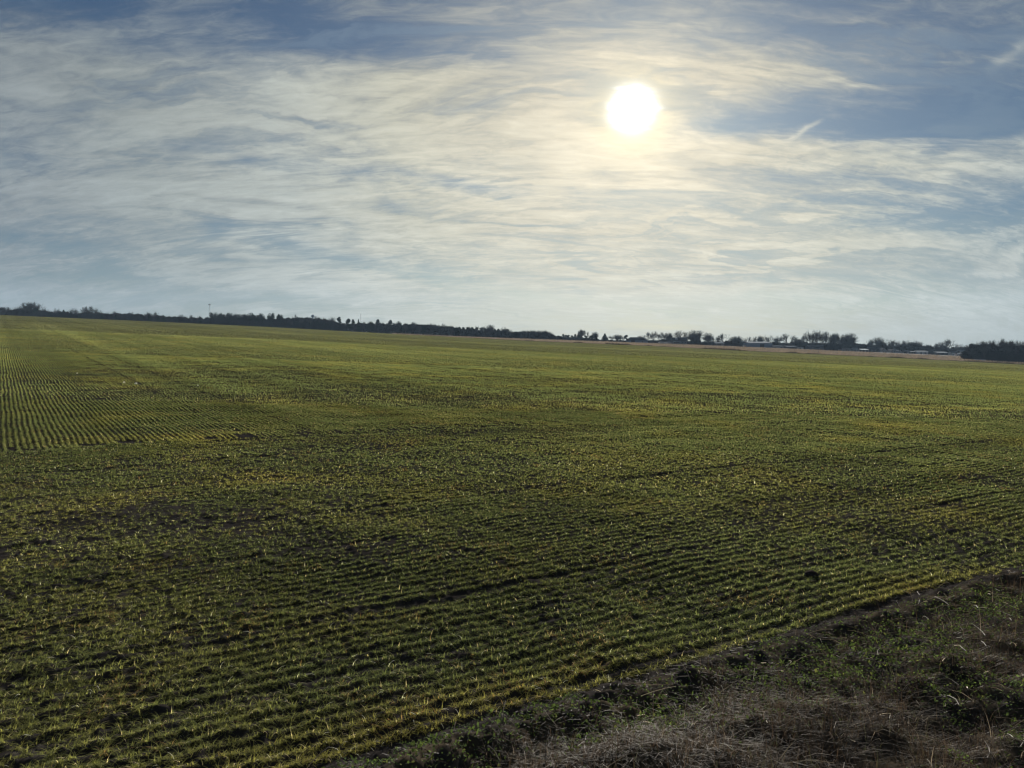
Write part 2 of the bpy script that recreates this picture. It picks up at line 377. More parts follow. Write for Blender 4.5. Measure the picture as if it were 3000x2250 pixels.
# ground materials
def ground_mat(name, kind):
    m, t, out = newmat(name)
    geo = t.node('ShaderNodeNewGeometry'); pos = geo.outputs['Position']; px_, py_, pz_ = t.sep(pos)
    n1 = t.noise(pos, 2.3, 6, .6); n2 = t.noise(pos, 14.0, 5, .6); n3 = t.noise(pos, .05, 5, .6)
    soil = t.mix(n2, (.016, .0145, .0145, 1), (.045, .040, .037, 1))
    if kind == 'field':
        dd = t.math('ADD', t.math('MULTIPLY', px_, float(BN[0])), t.math('MULTIPLY_ADD', py_, float(BN[1]), float(-(BP @ BN))))
        cc = t.math('ADD', t.math('MULTIPLY', px_, float(RN[0])), t.math('MULTIPLY', py_, float(RN[1])))
        dist = t.vec('LENGTH', pos, out='Value')
        hd = t.math('GREATER_THAN', dd, HEAD)
        # sown strips of slightly different vigour, parallel to the rows
        band = t.noise(t.comb(t.math('MULTIPLY', cc, .9), t.math('MULTIPLY', dd, .006), 0), 1.0, 5, .7)
        bandh = t.noise(t.comb(t.math('MULTIPLY', dd, .9), t.math('MULTIPLY', cc, .01), 2), 1.0, 5, .7)
        patch = t.noise(t.comb(t.math('MULTIPLY', px_, .018), t.math('MULTIPLY', py_, .040), 0), 1.0, 6, .6, .4)
        vig = t.math('MULTIPLY_ADD', t.math('SUBTRACT', band, .5), 0.9, t.math('MULTIPLY_ADD', t.math('SUBTRACT', patch, .5), 1.9, 0.55))
        green = t.ramp(vig, [(0.0, (.070, .066, .044)), (.35, (.095, .096, .052)), (.6, (.120, .124, .058)), (1.0, (.150, .152, .066))])
        fine = t.noise(t.comb(t.math('MULTIPLY', cc, 5.3), t.math('MULTIPLY', dd, .5), 0), 1.0, 4, .7)
        ftex = t.noise(pos, .9, 7, .75)
        green = t.mix(t.smooth(t.math('MULTIPLY_ADD', ftex, .6, t.math('MULTIPLY', fine, .4)), .62, .34, 0, .62), green, (.030, .027, .019, 1))
        f = t.smooth(dist, 45, 130)
        cbase = t.mix(f, soil, green)
    elif kind == 'verge':
        cbase = t.mix(t.smooth(n1, .4, .6), soil, (.055, .045, .033, 1))
    else:
        st = t.noise(t.comb(t.math('MULTIPLY', px_, .02), t.math('MULTIPLY', py_, .12), 0), 1.0, 6, .65)
        cbase = t.ramp(st, [(.25, (.07, .06, .05)), (.5, (.12, .103, .09)), (.75, (.165, .143, .125))])
        n4 = t.noise(pos, .35, 6, .7); cbase = t.mix(t.smooth(n4, .35, .7), t.vec('MULTIPLY', cbase, (.75, .75, .75)), cbase)
    b = t.node('ShaderNodeBsdfDiffuse'); t.put(b.inputs[0], cbase); b.inputs['Roughness'].default_value = .6
    t.l.new(b.outputs[0], out.inputs[0]); return m
M['field'] = ground_mat('field_soil', 'field'); M['verge'] = ground_mat('verge_soil', 'verge'); M['fallow'] = ground_mat('fallow_straw', 'fallow')

# ------------------------------------------------------------------ ground sheet (one continuous grid, cut into its named grounds)
A_d = np.arange(-46, 46.01, 0.16)
A_c = np.concatenate([A_d, np.linspace(50, 310, 40)]); na = len(A_c)
rs = [1.0]
while rs[-1] < 45: rs.append(rs[-1] * 1.0050 if rs[-1] > 4.2 else rs[-1] * 1.03)
while rs[-1] < 2600: rs.append(rs[-1] * 1.022)
rs = np.array(rs); nr = len(rs)
AA, RR_ = np.meshgrid(np.radians(A_c), rs)
GX = RR_ * np.sin(AA); GY = RR_ * np.cos(AA)
GZ = ground_z(GX, GY)
gv = np.stack([GX.ravel(), GY.ravel(), GZ.ravel()], 1)
ii, jj = np.meshgrid(np.arange(nr - 1), np.arange(na), indexing='ij'); jn = (jj + 1) % na
q = np.stack([ii * na + jj, ii * na + jn, (ii + 1) * na + jn, (ii + 1) * na + jj], -1).reshape(-1, 4)[:, ::-1]
cx_ = gv[q, 0].mean(1); cy_ = gv[q, 1].mean(1)
Yc = np.maximum(cy_, np.abs(cx_) / 1.2); uc = np.clip(cx_ / np.maximum(Yc, .1), -1.2, 1.2)
is_verge = dcoord(cx_, cy_) < -0.1
is_fallow = (~is_verge) & (Yc > np.interp(uc, ru, rr))
# centre fan under the camera
cen = len(gv); gv = np.vstack([gv, [[0, 0, float(ground_z(np.array([0.]), np.array([0.]))[0])]]])
def sub(mask, name, mat, extra=None):
    f = q[mask]
    if extra is not None: f = np.vstack([f, extra])
    used, inv = np.unique(f, return_inverse=True)
    o = mesh_np(name, gv[used], inv.reshape(f.shape), mat, smooth=True)
    return tag(o, kind='structure')
fan = np.array([[cen, j + 0, (j + 1) % na, (j + 2) % na] for j in range(0, na - 1, 2)] )[:, ::-1]
sub(~is_verge & ~is_fallow, 'field', M['field'])
sub(is_verge, 'verge', M['verge'], fan)
sub(is_fallow, 'fallow_field', M['fallow'])


# ------------------------------------------------------------------ wheat
def blades(X, Y, Z, L, Wd, az, lean, tint, segs=2):
    """curved tapering leaves; returns verts, faces, cols"""
    n = len(X)
    dxv = np.cos(az); dyv = np.sin(az); sxv = -dyv; syv = dxv
    k_ = segs + 1; V_ = np.zeros((n, k_ * 2, 3), np.float32)
    for i in range(k_):
        s_ = i / segs; ang = lean * (0.35 + 1.05 * s_)
        h = L * (np.cos(ang * .6) * s_ * np.maximum(0.25, 1 - .45 * s_ * lean)); o_ = L * s_ * np.sin(ang * .85)
        wd = Wd * (1 - s_ ** 1.6 * .85) * .5
        for j, sg in enumerate((-1, 1)):
            V_[:, i * 2 + j, 0] = X + dxv * o_ + sxv * wd * sg
            V_[:, i * 2 + j, 1] = Y + dyv * o_ + syv * wd * sg
            V_[:, i * 2 + j, 2] = Z + h
    Fc = np.stack([np.array([i * 2, i * 2 + 1, i * 2 + 3, i * 2 + 2]) for i in range(segs)])
    Fa = (np.arange(n)[:, None, None] * (k_ * 2) + Fc[None]).reshape(-1, 4)
    C_ = np.repeat(tint, k_ * 2, axis=0)
    return V_.reshape(-1, 3), Fa, C_
def in_view(x, y, m=1.0, um=.74):
    return (np.abs(x) < um * y + m)
def row_points(dens, r0, r1, jit):
    """positions along the drilled rows between distances r0 and r1"""
    ext = r1 * 1.35
    pts = []
    # headland rows
    K = int(HEAD / SP); step = 1.0 / dens
    s_ = np.arange(-ext, ext, step)
    for kk in range(K):
        d = SP * (kk + 1) - .02 + (.09 * (vn(s_ * .8, s_ * 0, 44) - .6) if kk == 0 else 0)
        x = BP[0] + BD[0] * s_ + BN[0] * d; y = BP[1] + BD[1] * s_ + BN[1] * d
        m = (y > 0) & in_view(x, y, 1.2) & (y > r0) & (y <= r1)
        if m.any(): pts.append(np.stack([x[m], y[m]], 1))
    # main rows
    for kk in range(int(-ext / SPM), int(ext / SPM)):
        c = kk * SPM
        x = RN[0] * c + RD[0] * s_; y = RN[1] * c + RD[1] * s_
        m = (y > r0) & (y <= r1) & in_view(x, y, 1.2) & (dcoord(x, y) > HEAD - .3 + 2.6 * (vn(np.full_like(x, kk * .9), np.zeros_like(x), 19) - .5))
        if m.any(): pts.append(np.stack([x[m], y[m]], 1))
    p = np.concatenate(pts)
    p = p + rng.normal(0, 1, p.shape) * (jit * (1 + 3.2 * (dcoord(p[:, 0], p[:, 1]) < HEAD) * sstep(fbm(p[:, 0] * .16 + 9, p[:, 1] * .16, 3, 27) + .12 * sstep(-p[:, 0], 0, 6) - .04, .50, .66)))[:, None] + ((fbm(p[:, 0] * .6, p[:, 1] * .6, 2, 23) - .5) * .10)[:, None] * np.where((dcoord(p[:, 0], p[:, 1]) < HEAD)[:, None], BN, RN)
    # along-row jitter
    sj = rng.uniform(-.5, .5, len(p)) * step * 1.5
    return p + sj[:, None] * np.where((dcoord(p[:, 0], p[:, 1]) < HEAD)[:, None], BD, RD)
def thin(p, strength=1.0):
    b = bare(p[:, 0], p[:, 1]); r = rut(p[:, 0], p[:, 1])
    gap = sstep(fbm(p[:, 0] * 2.1, p[:, 1] * 2.1, 3, 55), .52, .66) * .35
    keep = (1 - .88 * b) * (1 - .92 * np.clip(r * 1.35, 0, 1)) * (1 - gap * strength)
    return p[rng.random(len(p)) < keep]
def vigour(x, y):
    c = ccoord(x, y); d = dcoord(x, y)
    main = fbm(c * .60, d * .010, 4, 211) * .42 + fbm(x * .010 + .3 * y * .01, y * .055, 4, 202) * .36 + fbm(c * .09, d * .01, 3, 213) * .22
    s_ = scoord(x, y); head = .60 + .60 * ((fbm(d * 1.1, s_ * .05, 4, 221) - .5) * .6 + (fbm(x * .25, y * .3, 3, 222) - .5) * .4)
    f = sstep(d, HEAD - 4, HEAD + 8)
    return head * (1 - f) + main * f
def tints(x, y, n, dist_mul=1.0):
    base = np.array([.082, .094, .044])
    yel = np.array([.140, .125, .040]); dk = np.array([.050, .072, .032]); red = np.array([.15, .10, .05])
    a = fbm(x * .35, y * .35, 4, 61)[:, None]; r1 = rng.random((n, 1)); r2 = rng.random((n, 1))
    c = base * (1 - r1 * .5) + dk * (r1 * .5)
    d = dcoord(x, y)[:, None]
    ye = np.clip((a - .5) * 2.2 + .10 + .55 * np.exp(-(d / .7) ** 2) + (r2 - .5) * .5, 0, 1) * .75
    c = c * (1 - ye) + yel * ye
    rd = ((rng.random((n, 1)) < .008) & (y[:, None] < 34)) | ((fbm(x * 1.7, y * 1.7, 2, 71)[:, None] > .70) & (r2 < .15))
    c = np.where(rd, red, c)
    dead = (rng.random((n, 1)) < .035) & (y[:, None] < 40)
    c = np.where(dead, np.array([.30, .26, .17]), c)
    c = np.where((rng.random((n, 1)) < .006) & (y[:, None] < 22), np.array([.5, .5, .44]), c)  # a few near blades coloured almost white as painted glints
    vg = vigour(x, y)
    c = c * np.clip(1.0 + 2.2 * (vg - .5), .5, 1.45)[:, None]
    am = np.where(y < 34, .25, .12)[:, None]
    return c * (1 + am * rng.uniform(-1, 1, (n, 1)))
VV, FF, CC = [], [], []
off = 0
def add(v, f, c):
    global off
    VV.append(v); FF.append(f + off); CC.append(c); off += len(v)
def stand(dens, r0, r1, jit, nl, L, Wd, segs, strength=1.0):
    p = thin(row_points(dens, r0, r1, jit), strength)
    p = np.repeat(p, nl, axis=0); n = len(p)
    x, y = p[:, 0] + rng.normal(0, .012, n), p[:, 1] + rng.normal(0, .012, n); z = ground_z(x, y) - .004
    Lr = L * rng.uniform(.55, 1.35, n) * (0.75 + .5 * fbm(x * .5, y * .5, 3, 81))
    v, f, c = blades(x, y, z, Lr, Wd * rng.uniform(.7, 1.3, n), rng.uniform(0, 2 * pi, n), rng.uniform(.6, 2.4, n) if segs > 1 else rng.uniform(.25, 1.4, n), tints(x, y, n), segs)
    add(v, f, c); return n
n1 = stand(60, 4.0, 16, .020, 11, .084, .0054, 3)
n2 = stand(40, 16, 34, .018, 8, .090, .0095, 2)
n3 = stand(15, 34, 75, .018, 4, .095, .015, 1)
n4 = stand(6, 75, 150, .022, 2, .095, .034, 1)
def far_stand(n, r0, r1, Wd):
    y = np.sqrt(rng.uniform(r0 * r0, r1 * r1, n)); x = rng.uniform(-.78, .78, n) * y
    m = y < np.interp(x / y, ru, rr) - .5; x, y = x[m], y[m]
    b = bare(x, y); m = rng.random(len(x)) > .8 * b; x, y = x[m], y[m]; n = len(x)
    v, f, c = blades(x, y, terr(x, y) - .01, .10 * rng.uniform(.6, 1.3, n), Wd * rng.uniform(.6, 1.4, n), rng.uniform(0, 2 * pi, n), rng.uniform(.2, 1.3, n), tints(x, y, n) * .4 + .6 * np.array([.058, .058, .042]) * np.clip(.85 + 2.4 * (vigour(x, y)[:, None] - .5), .5, 1.4), 1)
    add(v, f, c)
far_stand(340000, 105, 245, .15); far_stand(260000, 220, 400, .20)
wheat = mesh_np('wheat_seedlings', np.concatenate(VV), np.concatenate(FF), M['wheat'], cols=np.concatenate(CC))
tag(wheat, 'short green and yellowish wheat seedlings growing in drilled rows across the field', 'crop', kind='stuff')
print('wheat blades', n1, n2, n3, n4)
#PART2
# ------------------------------------------------------------------ verge: dead grass, weeds, straw
VV, FF, CC = [], [], []; off = 0
def verge_pts(n, dlo, dhi, r1=24):
    s_ = rng.uniform(-4, 26, n); d = -rng.uniform(dlo, dhi, n)
    x = BP[0] + BD[0] * s_ + BN[0] * d; y = BP[1] + BD[1] * s_ + BN[1] * d
    m = in_view(x, y, 1.5, .8) & (y > 3.2)
    return x[m], y[m]
def greenness(x, y):
    g = sstep(fbm(x * .75 + 20, y * .75 + 3, 4, 101), .58, .65)
    d = dcoord(x, y); s_ = scoord(x, y)
    g = np.maximum(g * .9, sstep(fbm(x * 1.5, y * 1.5, 3, 102), .42, .60) * np.exp(-((d + .75) / .45) ** 2) * 1.2)
    g = np.maximum(g, 1.3 * np.exp(-((s_ - 5.2) / 2.0) ** 2 - ((d + .9) / .6) ** 2))
    g = np.maximum(g, 1.0 * np.exp(-((s_ - 4.6) / 1.3) ** 2 - ((d + 3.3) / .5) ** 2))
    return np.clip(g, 0, 1)
# matted dead grass in tussocks
cxv, cyv = verge_pts(13000, .35, 11)
keep = (rng.random(len(cxv)) < (1 - .93 * greenness(cxv, cyv)) * sstep(-dcoord(cxv, cyv) + .5 * (fbm(cxv * 1.3, cyv * 1.3, 3, 33) - .5), .15, .9)) & (fbm(cxv * 1.4, cyv * 1.4, 3, 105) > .33)
cxv, cyv = cxv[keep], cyv[keep]
nb = 44
tx = np.repeat(cxv, nb); ty = np.repeat(cyv, nb); n = len(tx)
tr = rng.normal(0, .10, (n, 2)); x = tx + tr[:, 0]; y = ty + tr[:, 1]; z = ground_z(x, y) - .01
tl = np.repeat(rng.uniform(.6, 1.3, len(cxv)), nb); ta = np.repeat(rng.uniform(0, 2 * pi, len(cxv)), nb)
az = np.where(rng.random(n) < .5, np.arctan2(tr[:, 1], tr[:, 0]), ta) + rng.normal(0, .7, n)
br = np.array([.044, .031, .023]); gr_ = np.array([.036, .030, .025]); pale = np.array([.17, .15, .125]); olive = np.array([.05, .054, .03])
a1 = rng.random((n, 1)); c = br * (1 - a1) + gr_ * a1
c = c * np.repeat(rng.uniform(.65, 1.25, (len(cxv), 1)), nb, 0)
c = np.where(rng.random((n, 1)) < .04, pale, c); c = np.where(rng.random((n, 1)) < .08, olive, c)
v, f, c = blades(x, y, z, .24 * tl * rng.uniform(.4, 1.3, n), rng.uniform(.002, .0045, n), az, rng.uniform(.3, 1.9, n), c * rng.uniform(.75, 1.25, (n, 1)), 3)
add(v, f, c); nd = n
# short litter close to the soil
x, y = verge_pts(230000, -.12, 11); n = len(x); k1 = rng.random(n) < .5 + .5 * sstep(-dcoord(x, y), .3, 1.2); x, y = x[k1], y[k1]; n = len(x); z = ground_z(x, y)
c = np.array([.028, .024, .021]) * rng.uniform(.5, 1.6, (n, 1))
v, f, c = blades(x, y, z, rng.uniform(.03, .12, n), rng.uniform(.003, .008, n), rng.uniform(0, 2 * pi, n), rng.uniform(1.0, 2.4, n), c, 2); add(v, f, c)
dry = mesh_np('dead_grass', np.concatenate(VV), np.concatenate(FF), M['dry'], cols=np.concatenate(CC))
tag(dry, 'matted brown dead grass in tussocks on the roadside verge', 'grass', kind='stuff')
# low green weeds: small rounded leaves
VV, FF, CC = [], [], []; off = 0
x, y = verge_pts(560000, .02, 11); g = greenness(x, y); k1 = rng.random(len(x)) < g * .72 + .008; x, y = x[k1], y[k1]; n = len(x)
hh = .11 * fbm(x * 3.3, y * 3.3, 3, 111) * greenness(x, y)
z = ground_z(x, y) + hh * rng.uniform(.2, 1.1, n) + .005
sz = rng.uniform(.008, .017, n); an = rng.uniform(0, 2 * pi, n); ti = rng.normal(0, .55, n); tj = rng.normal(0, .55, n)
q0 = np.zeros((n, 4, 3), np.float32)
for j, (a_, b_) in enumerate(((-1, 0), (0, -.62), (1, 0), (0, .62))):
    lx_ = a_ * sz; ly_ = b_ * sz
    q0[:, j, 0] = x + lx_ * np.cos(an) - ly_ * np.sin(an); q0[:, j, 1] = y + lx_ * np.sin(an) + ly_ * np.cos(an); q0[:, j, 2] = z + lx_ * ti + ly_ * tj
c = np.array([.050, .072, .030]) * rng.uniform(.6, 1.5, (n, 1)); c = np.where(rng.random((n, 1)) < .1, np.array([.09, .10, .045]), c)
weeds = mesh_np('low_weeds', q0.reshape(-1, 3), np.arange(n * 4).reshape(-1, 4), M['weed'], cols=np.repeat(c, 4, 0))
tag(weeds, 'low mats of small leafed dark green weeds between the dead grass on the verge', 'weeds', kind='stuff')
# pale straw stalks lying about
VV, FF, CC = [], [], []; off = 0
def stalks(n, dlo, dhi, L0, L1, wd, tone):
    x, y = verge_pts(n, dlo, dhi, 24); n = len(x); z = ground_z(x, y) + rng.uniform(.01, .12, n)
    az = rng.uniform(0, 2 * pi, n); L = rng.uniform(L0, L1, n); up = rng.uniform(-.1, .7, n); kx = rng.normal(0, .13, n)
    V_ = np.zeros((n, 8, 3), np.float32)
    px_, py_, pz_ = x.copy(), y.copy(), z.copy()
    for i in range(4):
        for j, sg in enumerate((-1, 1)):
            V_[:, i * 2 + j, 0] = px_ - np.sin(az) * wd * sg; V_[:, i * 2 + j, 1] = py_ + np.cos(az) * wd * sg; V_[:, i * 2 + j, 2] = pz_ + wd * sg * .7
        px_ = px_ + np.cos(az) * L / 3; py_ = py_ + np.sin(az) * L / 3; pz_ = pz_ + up * L / 3 * (1 - i * .5); az = az + kx
    gz = ground_z(V_[:, :, 0], V_[:, :, 1]) + .006; V_[:, :, 2] = np.maximum(V_[:, :, 2], gz)
    F_ = (np.arange(n)[:, None, None] * 8 + np.array([[0, 1, 3, 2], [2, 3, 5, 4], [4, 5, 7, 6]])[None]).reshape(-1, 4)
    add(V_.reshape(-1, 3), F_, np.repeat(np.array(tone) * rng.uniform(.6, 1.2, (n, 1)), 8, 0))
stalks(5000, .0, 11, .08, .35, .0022, (.10, .09, .078)); stalks(160, .3, 10, .2, .5, .0020, (.17, .155, .13)); stalks(1500, .2, 10, .03, .09, .0022, (.50, .46, .40))
straw = mesh_np('straw_stalks', np.concatenate(VV), np.concatenate(FF), M['dry'], cols=np.concatenate(CC))
tag(straw, 'pale dry straw stalks lying across the verge grass', 'straw', kind='stuff')

# ------------------------------------------------------------------ fallow strip beyond the wheat: dead weeds, dark fringe on the field edge
VV, FF, CC = [], [], []; off = 0
def far_pts(n, pxa, pxb, fn):
    px_ = rng.uniform(pxa, pxb, n); u = (px_ - 1500) / F / 1.0
    Rr = np.interp(u, ru, rr); Y = fn(Rr, n); return u * Y, Y
# weedy edge in clumps, its tint darkened to carry the ditch shadow too
x, y = far_pts(26000, 1250, 3500, lambda Rr, n: Rr + rng.normal(0.5, .9, n))
u = x / y; cl = fbm(x * .12, y * 0 + 3, 4, 121); hh = .30 + .75 * sstep(cl, .48, .72); n = len(x)
hh *= np.clip((u + .10) * 4, .15, 1)
v, f, c = blades(x, y, ground_z(x, y), hh * rng.uniform(.5, 1.3, n), rng.uniform(.06, .16, n), rng.uniform(0, 2 * pi, n), rng.uniform(.1, .7, n),
                 np.array([.026, .024, .017]) * rng.uniform(.5, 1.4, (n, 1)), 1); add(v, f, c)
edge = mesh_np('field_edge_weeds', np.concatenate(VV), np.concatenate(FF), M['dry'], cols=np.concatenate(CC))
tag(edge, 'ragged weeds, tinted dark for ditch shadow, along the far edge of the green field', 'weeds', kind='stuff')
VV, FF, CC = [], [], []; off = 0
x, y = far_pts(60000, 1150, 3500, lambda Rr, n: Rr + 3 + (YB - 12 - Rr) * rng.random(n) ** 1.3); n = len(x)
tone = fbm(x * .03, y * .15, 4, 131)[:, None]
c = (np.array([.070, .059, .052]) * (1 - tone) + np.array([.155, .133, .115]) * tone) * rng.uniform(.7, 1.3, (n, 1))
v, f, c = blades(x, y, ground_z(x, y), rng.uniform(.25, .75, n), rng.uniform(.15, .40, n), rng.uniform(0, 2 * pi, n), rng.uniform(.1, .8, n), c, 1); add(v, f, c)
fw = mesh_np('tall_dead_weeds', np.concatenate(VV), np.concatenate(FF), M['dry'], cols=np.concatenate(CC))
tag(fw, 'pinkish tan dead weeds covering the strip between wheat field and town', 'grass', kind='stuff')

# ------------------------------------------------------------------ trees
def leaf_quads(pts, size, up=0.3):
    n = len(pts); a = rng.normal(0, 1, (n, 3)); a /= np.linalg.norm(a, axis=1)[:, None]
    b = rng.normal(0, 1, (n, 3)); b -= (a * b).sum(1)[:, None] * a; b /= np.linalg.norm(b, axis=1)[:, None]
    s_ = (size * rng.uniform(.6, 1.4, n))[:, None]
    V_ = np.stack([pts - a * s_, pts - b * s_ * .6, pts + a * s_, pts + b * s_ * .6], 1)
    return V_.reshape(-1, 3), np.arange(n * 4).reshape(-1, 4)

def bare_proto(H, spread, shape='round', multi=1, dens=1.0):
    """leafless tree, unit scale in metres; returns (trunk mesh object, crown mesh object)"""
    tr = MB(); cr = MB()
    ck = .20
    def grow(p, d, L, r, lvl):
        q = p + d * L
        (tr if lvl <= 1 else cr).tube(p, q, r, r * .68, 5 if lvl <= 1 else 3, False)
        if lvl >= 5: return
        nk = [4, 4, 4, 3, 3][lvl] if lvl else int(5 * multi)
        nk = max(2, int(round(nk * dens)))
        for i in range(nk):
            ax = rng.normal(0, 1, 3); ax -= ax @ d * d; ax /= np.linalg.norm(ax)
            sp = {0: spread * 1.15, 1: .55, 2: .6, 3: .65, 4: .7}[lvl] * rng.uniform(.6, 1.2)
            nd_ = d * cos(sp) + ax * sin(sp); nd_[2] += .12; nd_ /= np.linalg.norm(nd_)
            st = p + d * L * (rng.uniform(.55, 1.0) if lvl else rng.uniform(.75, 1.0))
            grow(st, nd_, L * rng.uniform(.60, .86) * (1.3 if lvl == 0 else 1), max(r * .60, .022), lvl + 1)
    stems = 1 if multi <= 1 else 3
    for sidx in range(stems):
        d = np.array([rng.normal(0, .05 if stems == 1 else .28), rng.normal(0, .05 if stems == 1 else .28), 1.0]); d /= np.linalg.norm(d)
        grow(np.array([rng.normal(0, .05 * (stems - 1)), 0, -.5]), d, H * ck, H * .020, 0)
    zs = np.array([v[2] for v in cr.v]); f = H / zs.max()
    tr.v = [(v[0] * f, v[1] * f, v[2] * f) for v in tr.v]; cr.v = [(v[0] * f, v[1] * f, v[2] * f) for v in cr.v]
    return tr, cr
def lobes_crown(H, Wd, lobes, n, size, z0=.15):
    pts = []
    for (cx_, cz_, rx, rz) in lobes:
        m = int(n * rx * rz / sum(l[2] * l[3] for l in lobes))
        a = rng.normal(0, 1, (m, 3)); a /= np.linalg.norm(a, axis=1)[:, None]; a *= (rng.random((m, 1)) ** .45)
        pts.append(np.stack([(cx_ + a[:, 0] * rx) * Wd, a[:, 1] * rx * Wd * .9, (cz_ + a[:, 2] * rz) * H], 1))
    p = np.concatenate(pts); return leaf_quads(p, size)
PROTO = {}
def reg(kind, parts):    # parts: list of (name, mesh)
    PROTO[kind] = parts
def mesh_from(mb_or, name, mat):
    if isinstance(mb_or, MB): o = mb_or.build(name, mat)
    else: o = mesh_np(name, mb_or[0], mb_or[1], mat)
    me = o.data; bpy.data.objects.remove(o); return me
for i in range(6):
    tr, cr = bare_proto(12.0, [.55, .75, .45, .6, .8, .5][i], 'round', [1, 1, 1.2, 1.3, 1, 1][i])
    reg('bare%d' % i, [('trunk', mesh_from(tr, 'trunk', M['bark'])), ('crown', mesh_from(cr, 'crown', M['twig']))])
def trunk_mb(H, r=.25, top=.7):
    m = MB(); m.tube((0, 0, -.5), (0, 0, H * top), r, r * .4, 6); 
    for i in range(5):
        a = rng.uniform(0, 2 * pi); z = H * rng.uniform(.3, .6); m.tube((0, 0, z), (cos(a) * H * .18, sin(a) * H * .18, z + H * .12), r * .4, r * .15, 4, False)
    return m
def rl(n, w0, z0, z1, r0, r1):
    return [(rng.uniform(-w0, w0), rng.uniform(z0, z1), rng.uniform(r0, r1), rng.uniform(r0, r1) * .8) for _ in range(n)]
for i in range(4):      # broad rounded evergreens, 10 m
    H = 10.0; reg('oak%d' % i, [('trunk', mesh_from(trunk_mb(H, .3), 'trunk', M['bark'])), ('crown', mesh_from(lobes_crown(H, 9.0, [(0, .66, .40, .26), (-.22, .55, .3, .24), (.22, .56, .3, .24), (.02, .40, .44, .28)] + rl(5, .3, .4, .8, .12, .2), 2600, .30), 'crown', M['ever']))])
for i in range(3):      # conical cedar, 8 m
    H = 8.0; reg('cedar%d' % i, [('trunk', mesh_from(trunk_mb(H, .2, .9), 'trunk', M['bark'])), ('crown', mesh_from(lobes_crown(H, 5.0, [(0, .20, .50, .20), (0, .36, .42, .18), (0, .52, .33, .17), (0, .68, .23, .15), (0, .84, .13, .13), (0, .95, .06, .08)] + rl(4, .3, .2, .5, .1, .16), 1900, .26), 'crown', M['ever']))])
for i in range(3):      # open tiered pine, 11 m
    H = 11.0; lb = [(rng.uniform(-.25, .25), z, rng.uniform(.18, .34), .07) for z in (.42, .55, .66, .76, .86)] + [(0, .93, .2, .07), (0, .80, .3, .10)]
    reg('pine%d' % i, [('trunk', mesh_from(trunk_mb(H, .22, .95), 'trunk', M['bark'])), ('crown', mesh_from(lobes_crown(H, 6.5, lb, 1500, .26), 'crown', M['ever']))])
for i in range(4):      # twiggy thicket clump, 6 m high, 9 m wide
    tw = MB()
    for j in range(520):
        a = rng.uniform(0, 2 * pi); r = 4.2 * math.sqrt(rng.random()); x0, y0 = r * cos(a), r * sin(a); h = 6.0 * math.sqrt(max(.08, 1 - (r / 4.7) ** 2)) * rng.uniform(.55, 1.0)
        p0 = np.array([x0, y0, h * rng.uniform(0, .5)]); p1 = np.array([x0 + rng.normal(0, .5), y0 + rng.normal(0, .5), h]); tw.tube(p0, p1, .05, .02, 3, False)
    stm = MB()
    for j in range(14):
        a = rng.uniform(0, 2 * pi); r = 3.6 * math.sqrt(rng.random()); stm.tube((0, 0, -.4), (r * cos(a) * 1.1, r * sin(a) * 1.1, 3.6), .08, .04, 4, False)
    v, f = lobes_crown(5.2, 9.0, [(0, .42, .44, .44), (-.2, .35, .3, .38), (.22, .35, .28, .38)], 1500, .24)
    b = len(tw.v); tw.v += [tuple(p) for p in v]; tw.f += [tuple(int(k2) + b for k2 in ff) for ff in f]
    reg('thicket%d' % i, [('stems', mesh_from(stm, 'stems', M['bark'])), ('crown', mesh_from(tw, 'crown', M['thicket']))])
PH = {'bare': 12.0, 'oak': 10.0, 'cedar': 8.0, 'pine': 11.0, 'thicket': 6.0}; PW = {'bare': 9.5, 'oak': 9.6, 'cedar': 5.0, 'pine': 5.6, 'thicket': 9.0}
NM = {'bare': 'bare_tree', 'oak': 'evergreen_tree', 'cedar': 'cedar_tree', 'pine': 'pine_tree', 'thicket': 'shrub_thicket'}
def gz1(x, y): return float(terr(np.array([x]), np.array([y]))[0])
def plant(kind, px, ptop, pw, label, group=None, Y=None):
    k_ = kind.rstrip('0123456789')
    if kind == k_: kind = k_ + str(random.randrange(len([q_ for q_ in PROTO if q_.startswith(k_)])))
    Y = (Y or 598) + random.uniform(-6, 6)
    x, y, ztop = P(px, ptop - {'bare': 3, 'oak': 4, 'pine': 3}.get(k_, 2.5), Y); z = gz1(x, y); H = max(1.5, ztop - z); Wm = pw / F * Y * (1.15 if k_ == 'oak' else 1.0)
    s_ = H / PH[k_]; sx_ = Wm / PW[k_]
    r = empty(NM[k_], (x, y, z), random.uniform(0, 2 * pi), (sx_, sx_, s_))
    for nm, me in PROTO[kind]:
        o = bpy.data.objects.new(nm, me); col.objects.link(o); o.parent = r
    tag(r, label, 'tree' if k_ != 'thicket' else 'shrub', group)
    return r
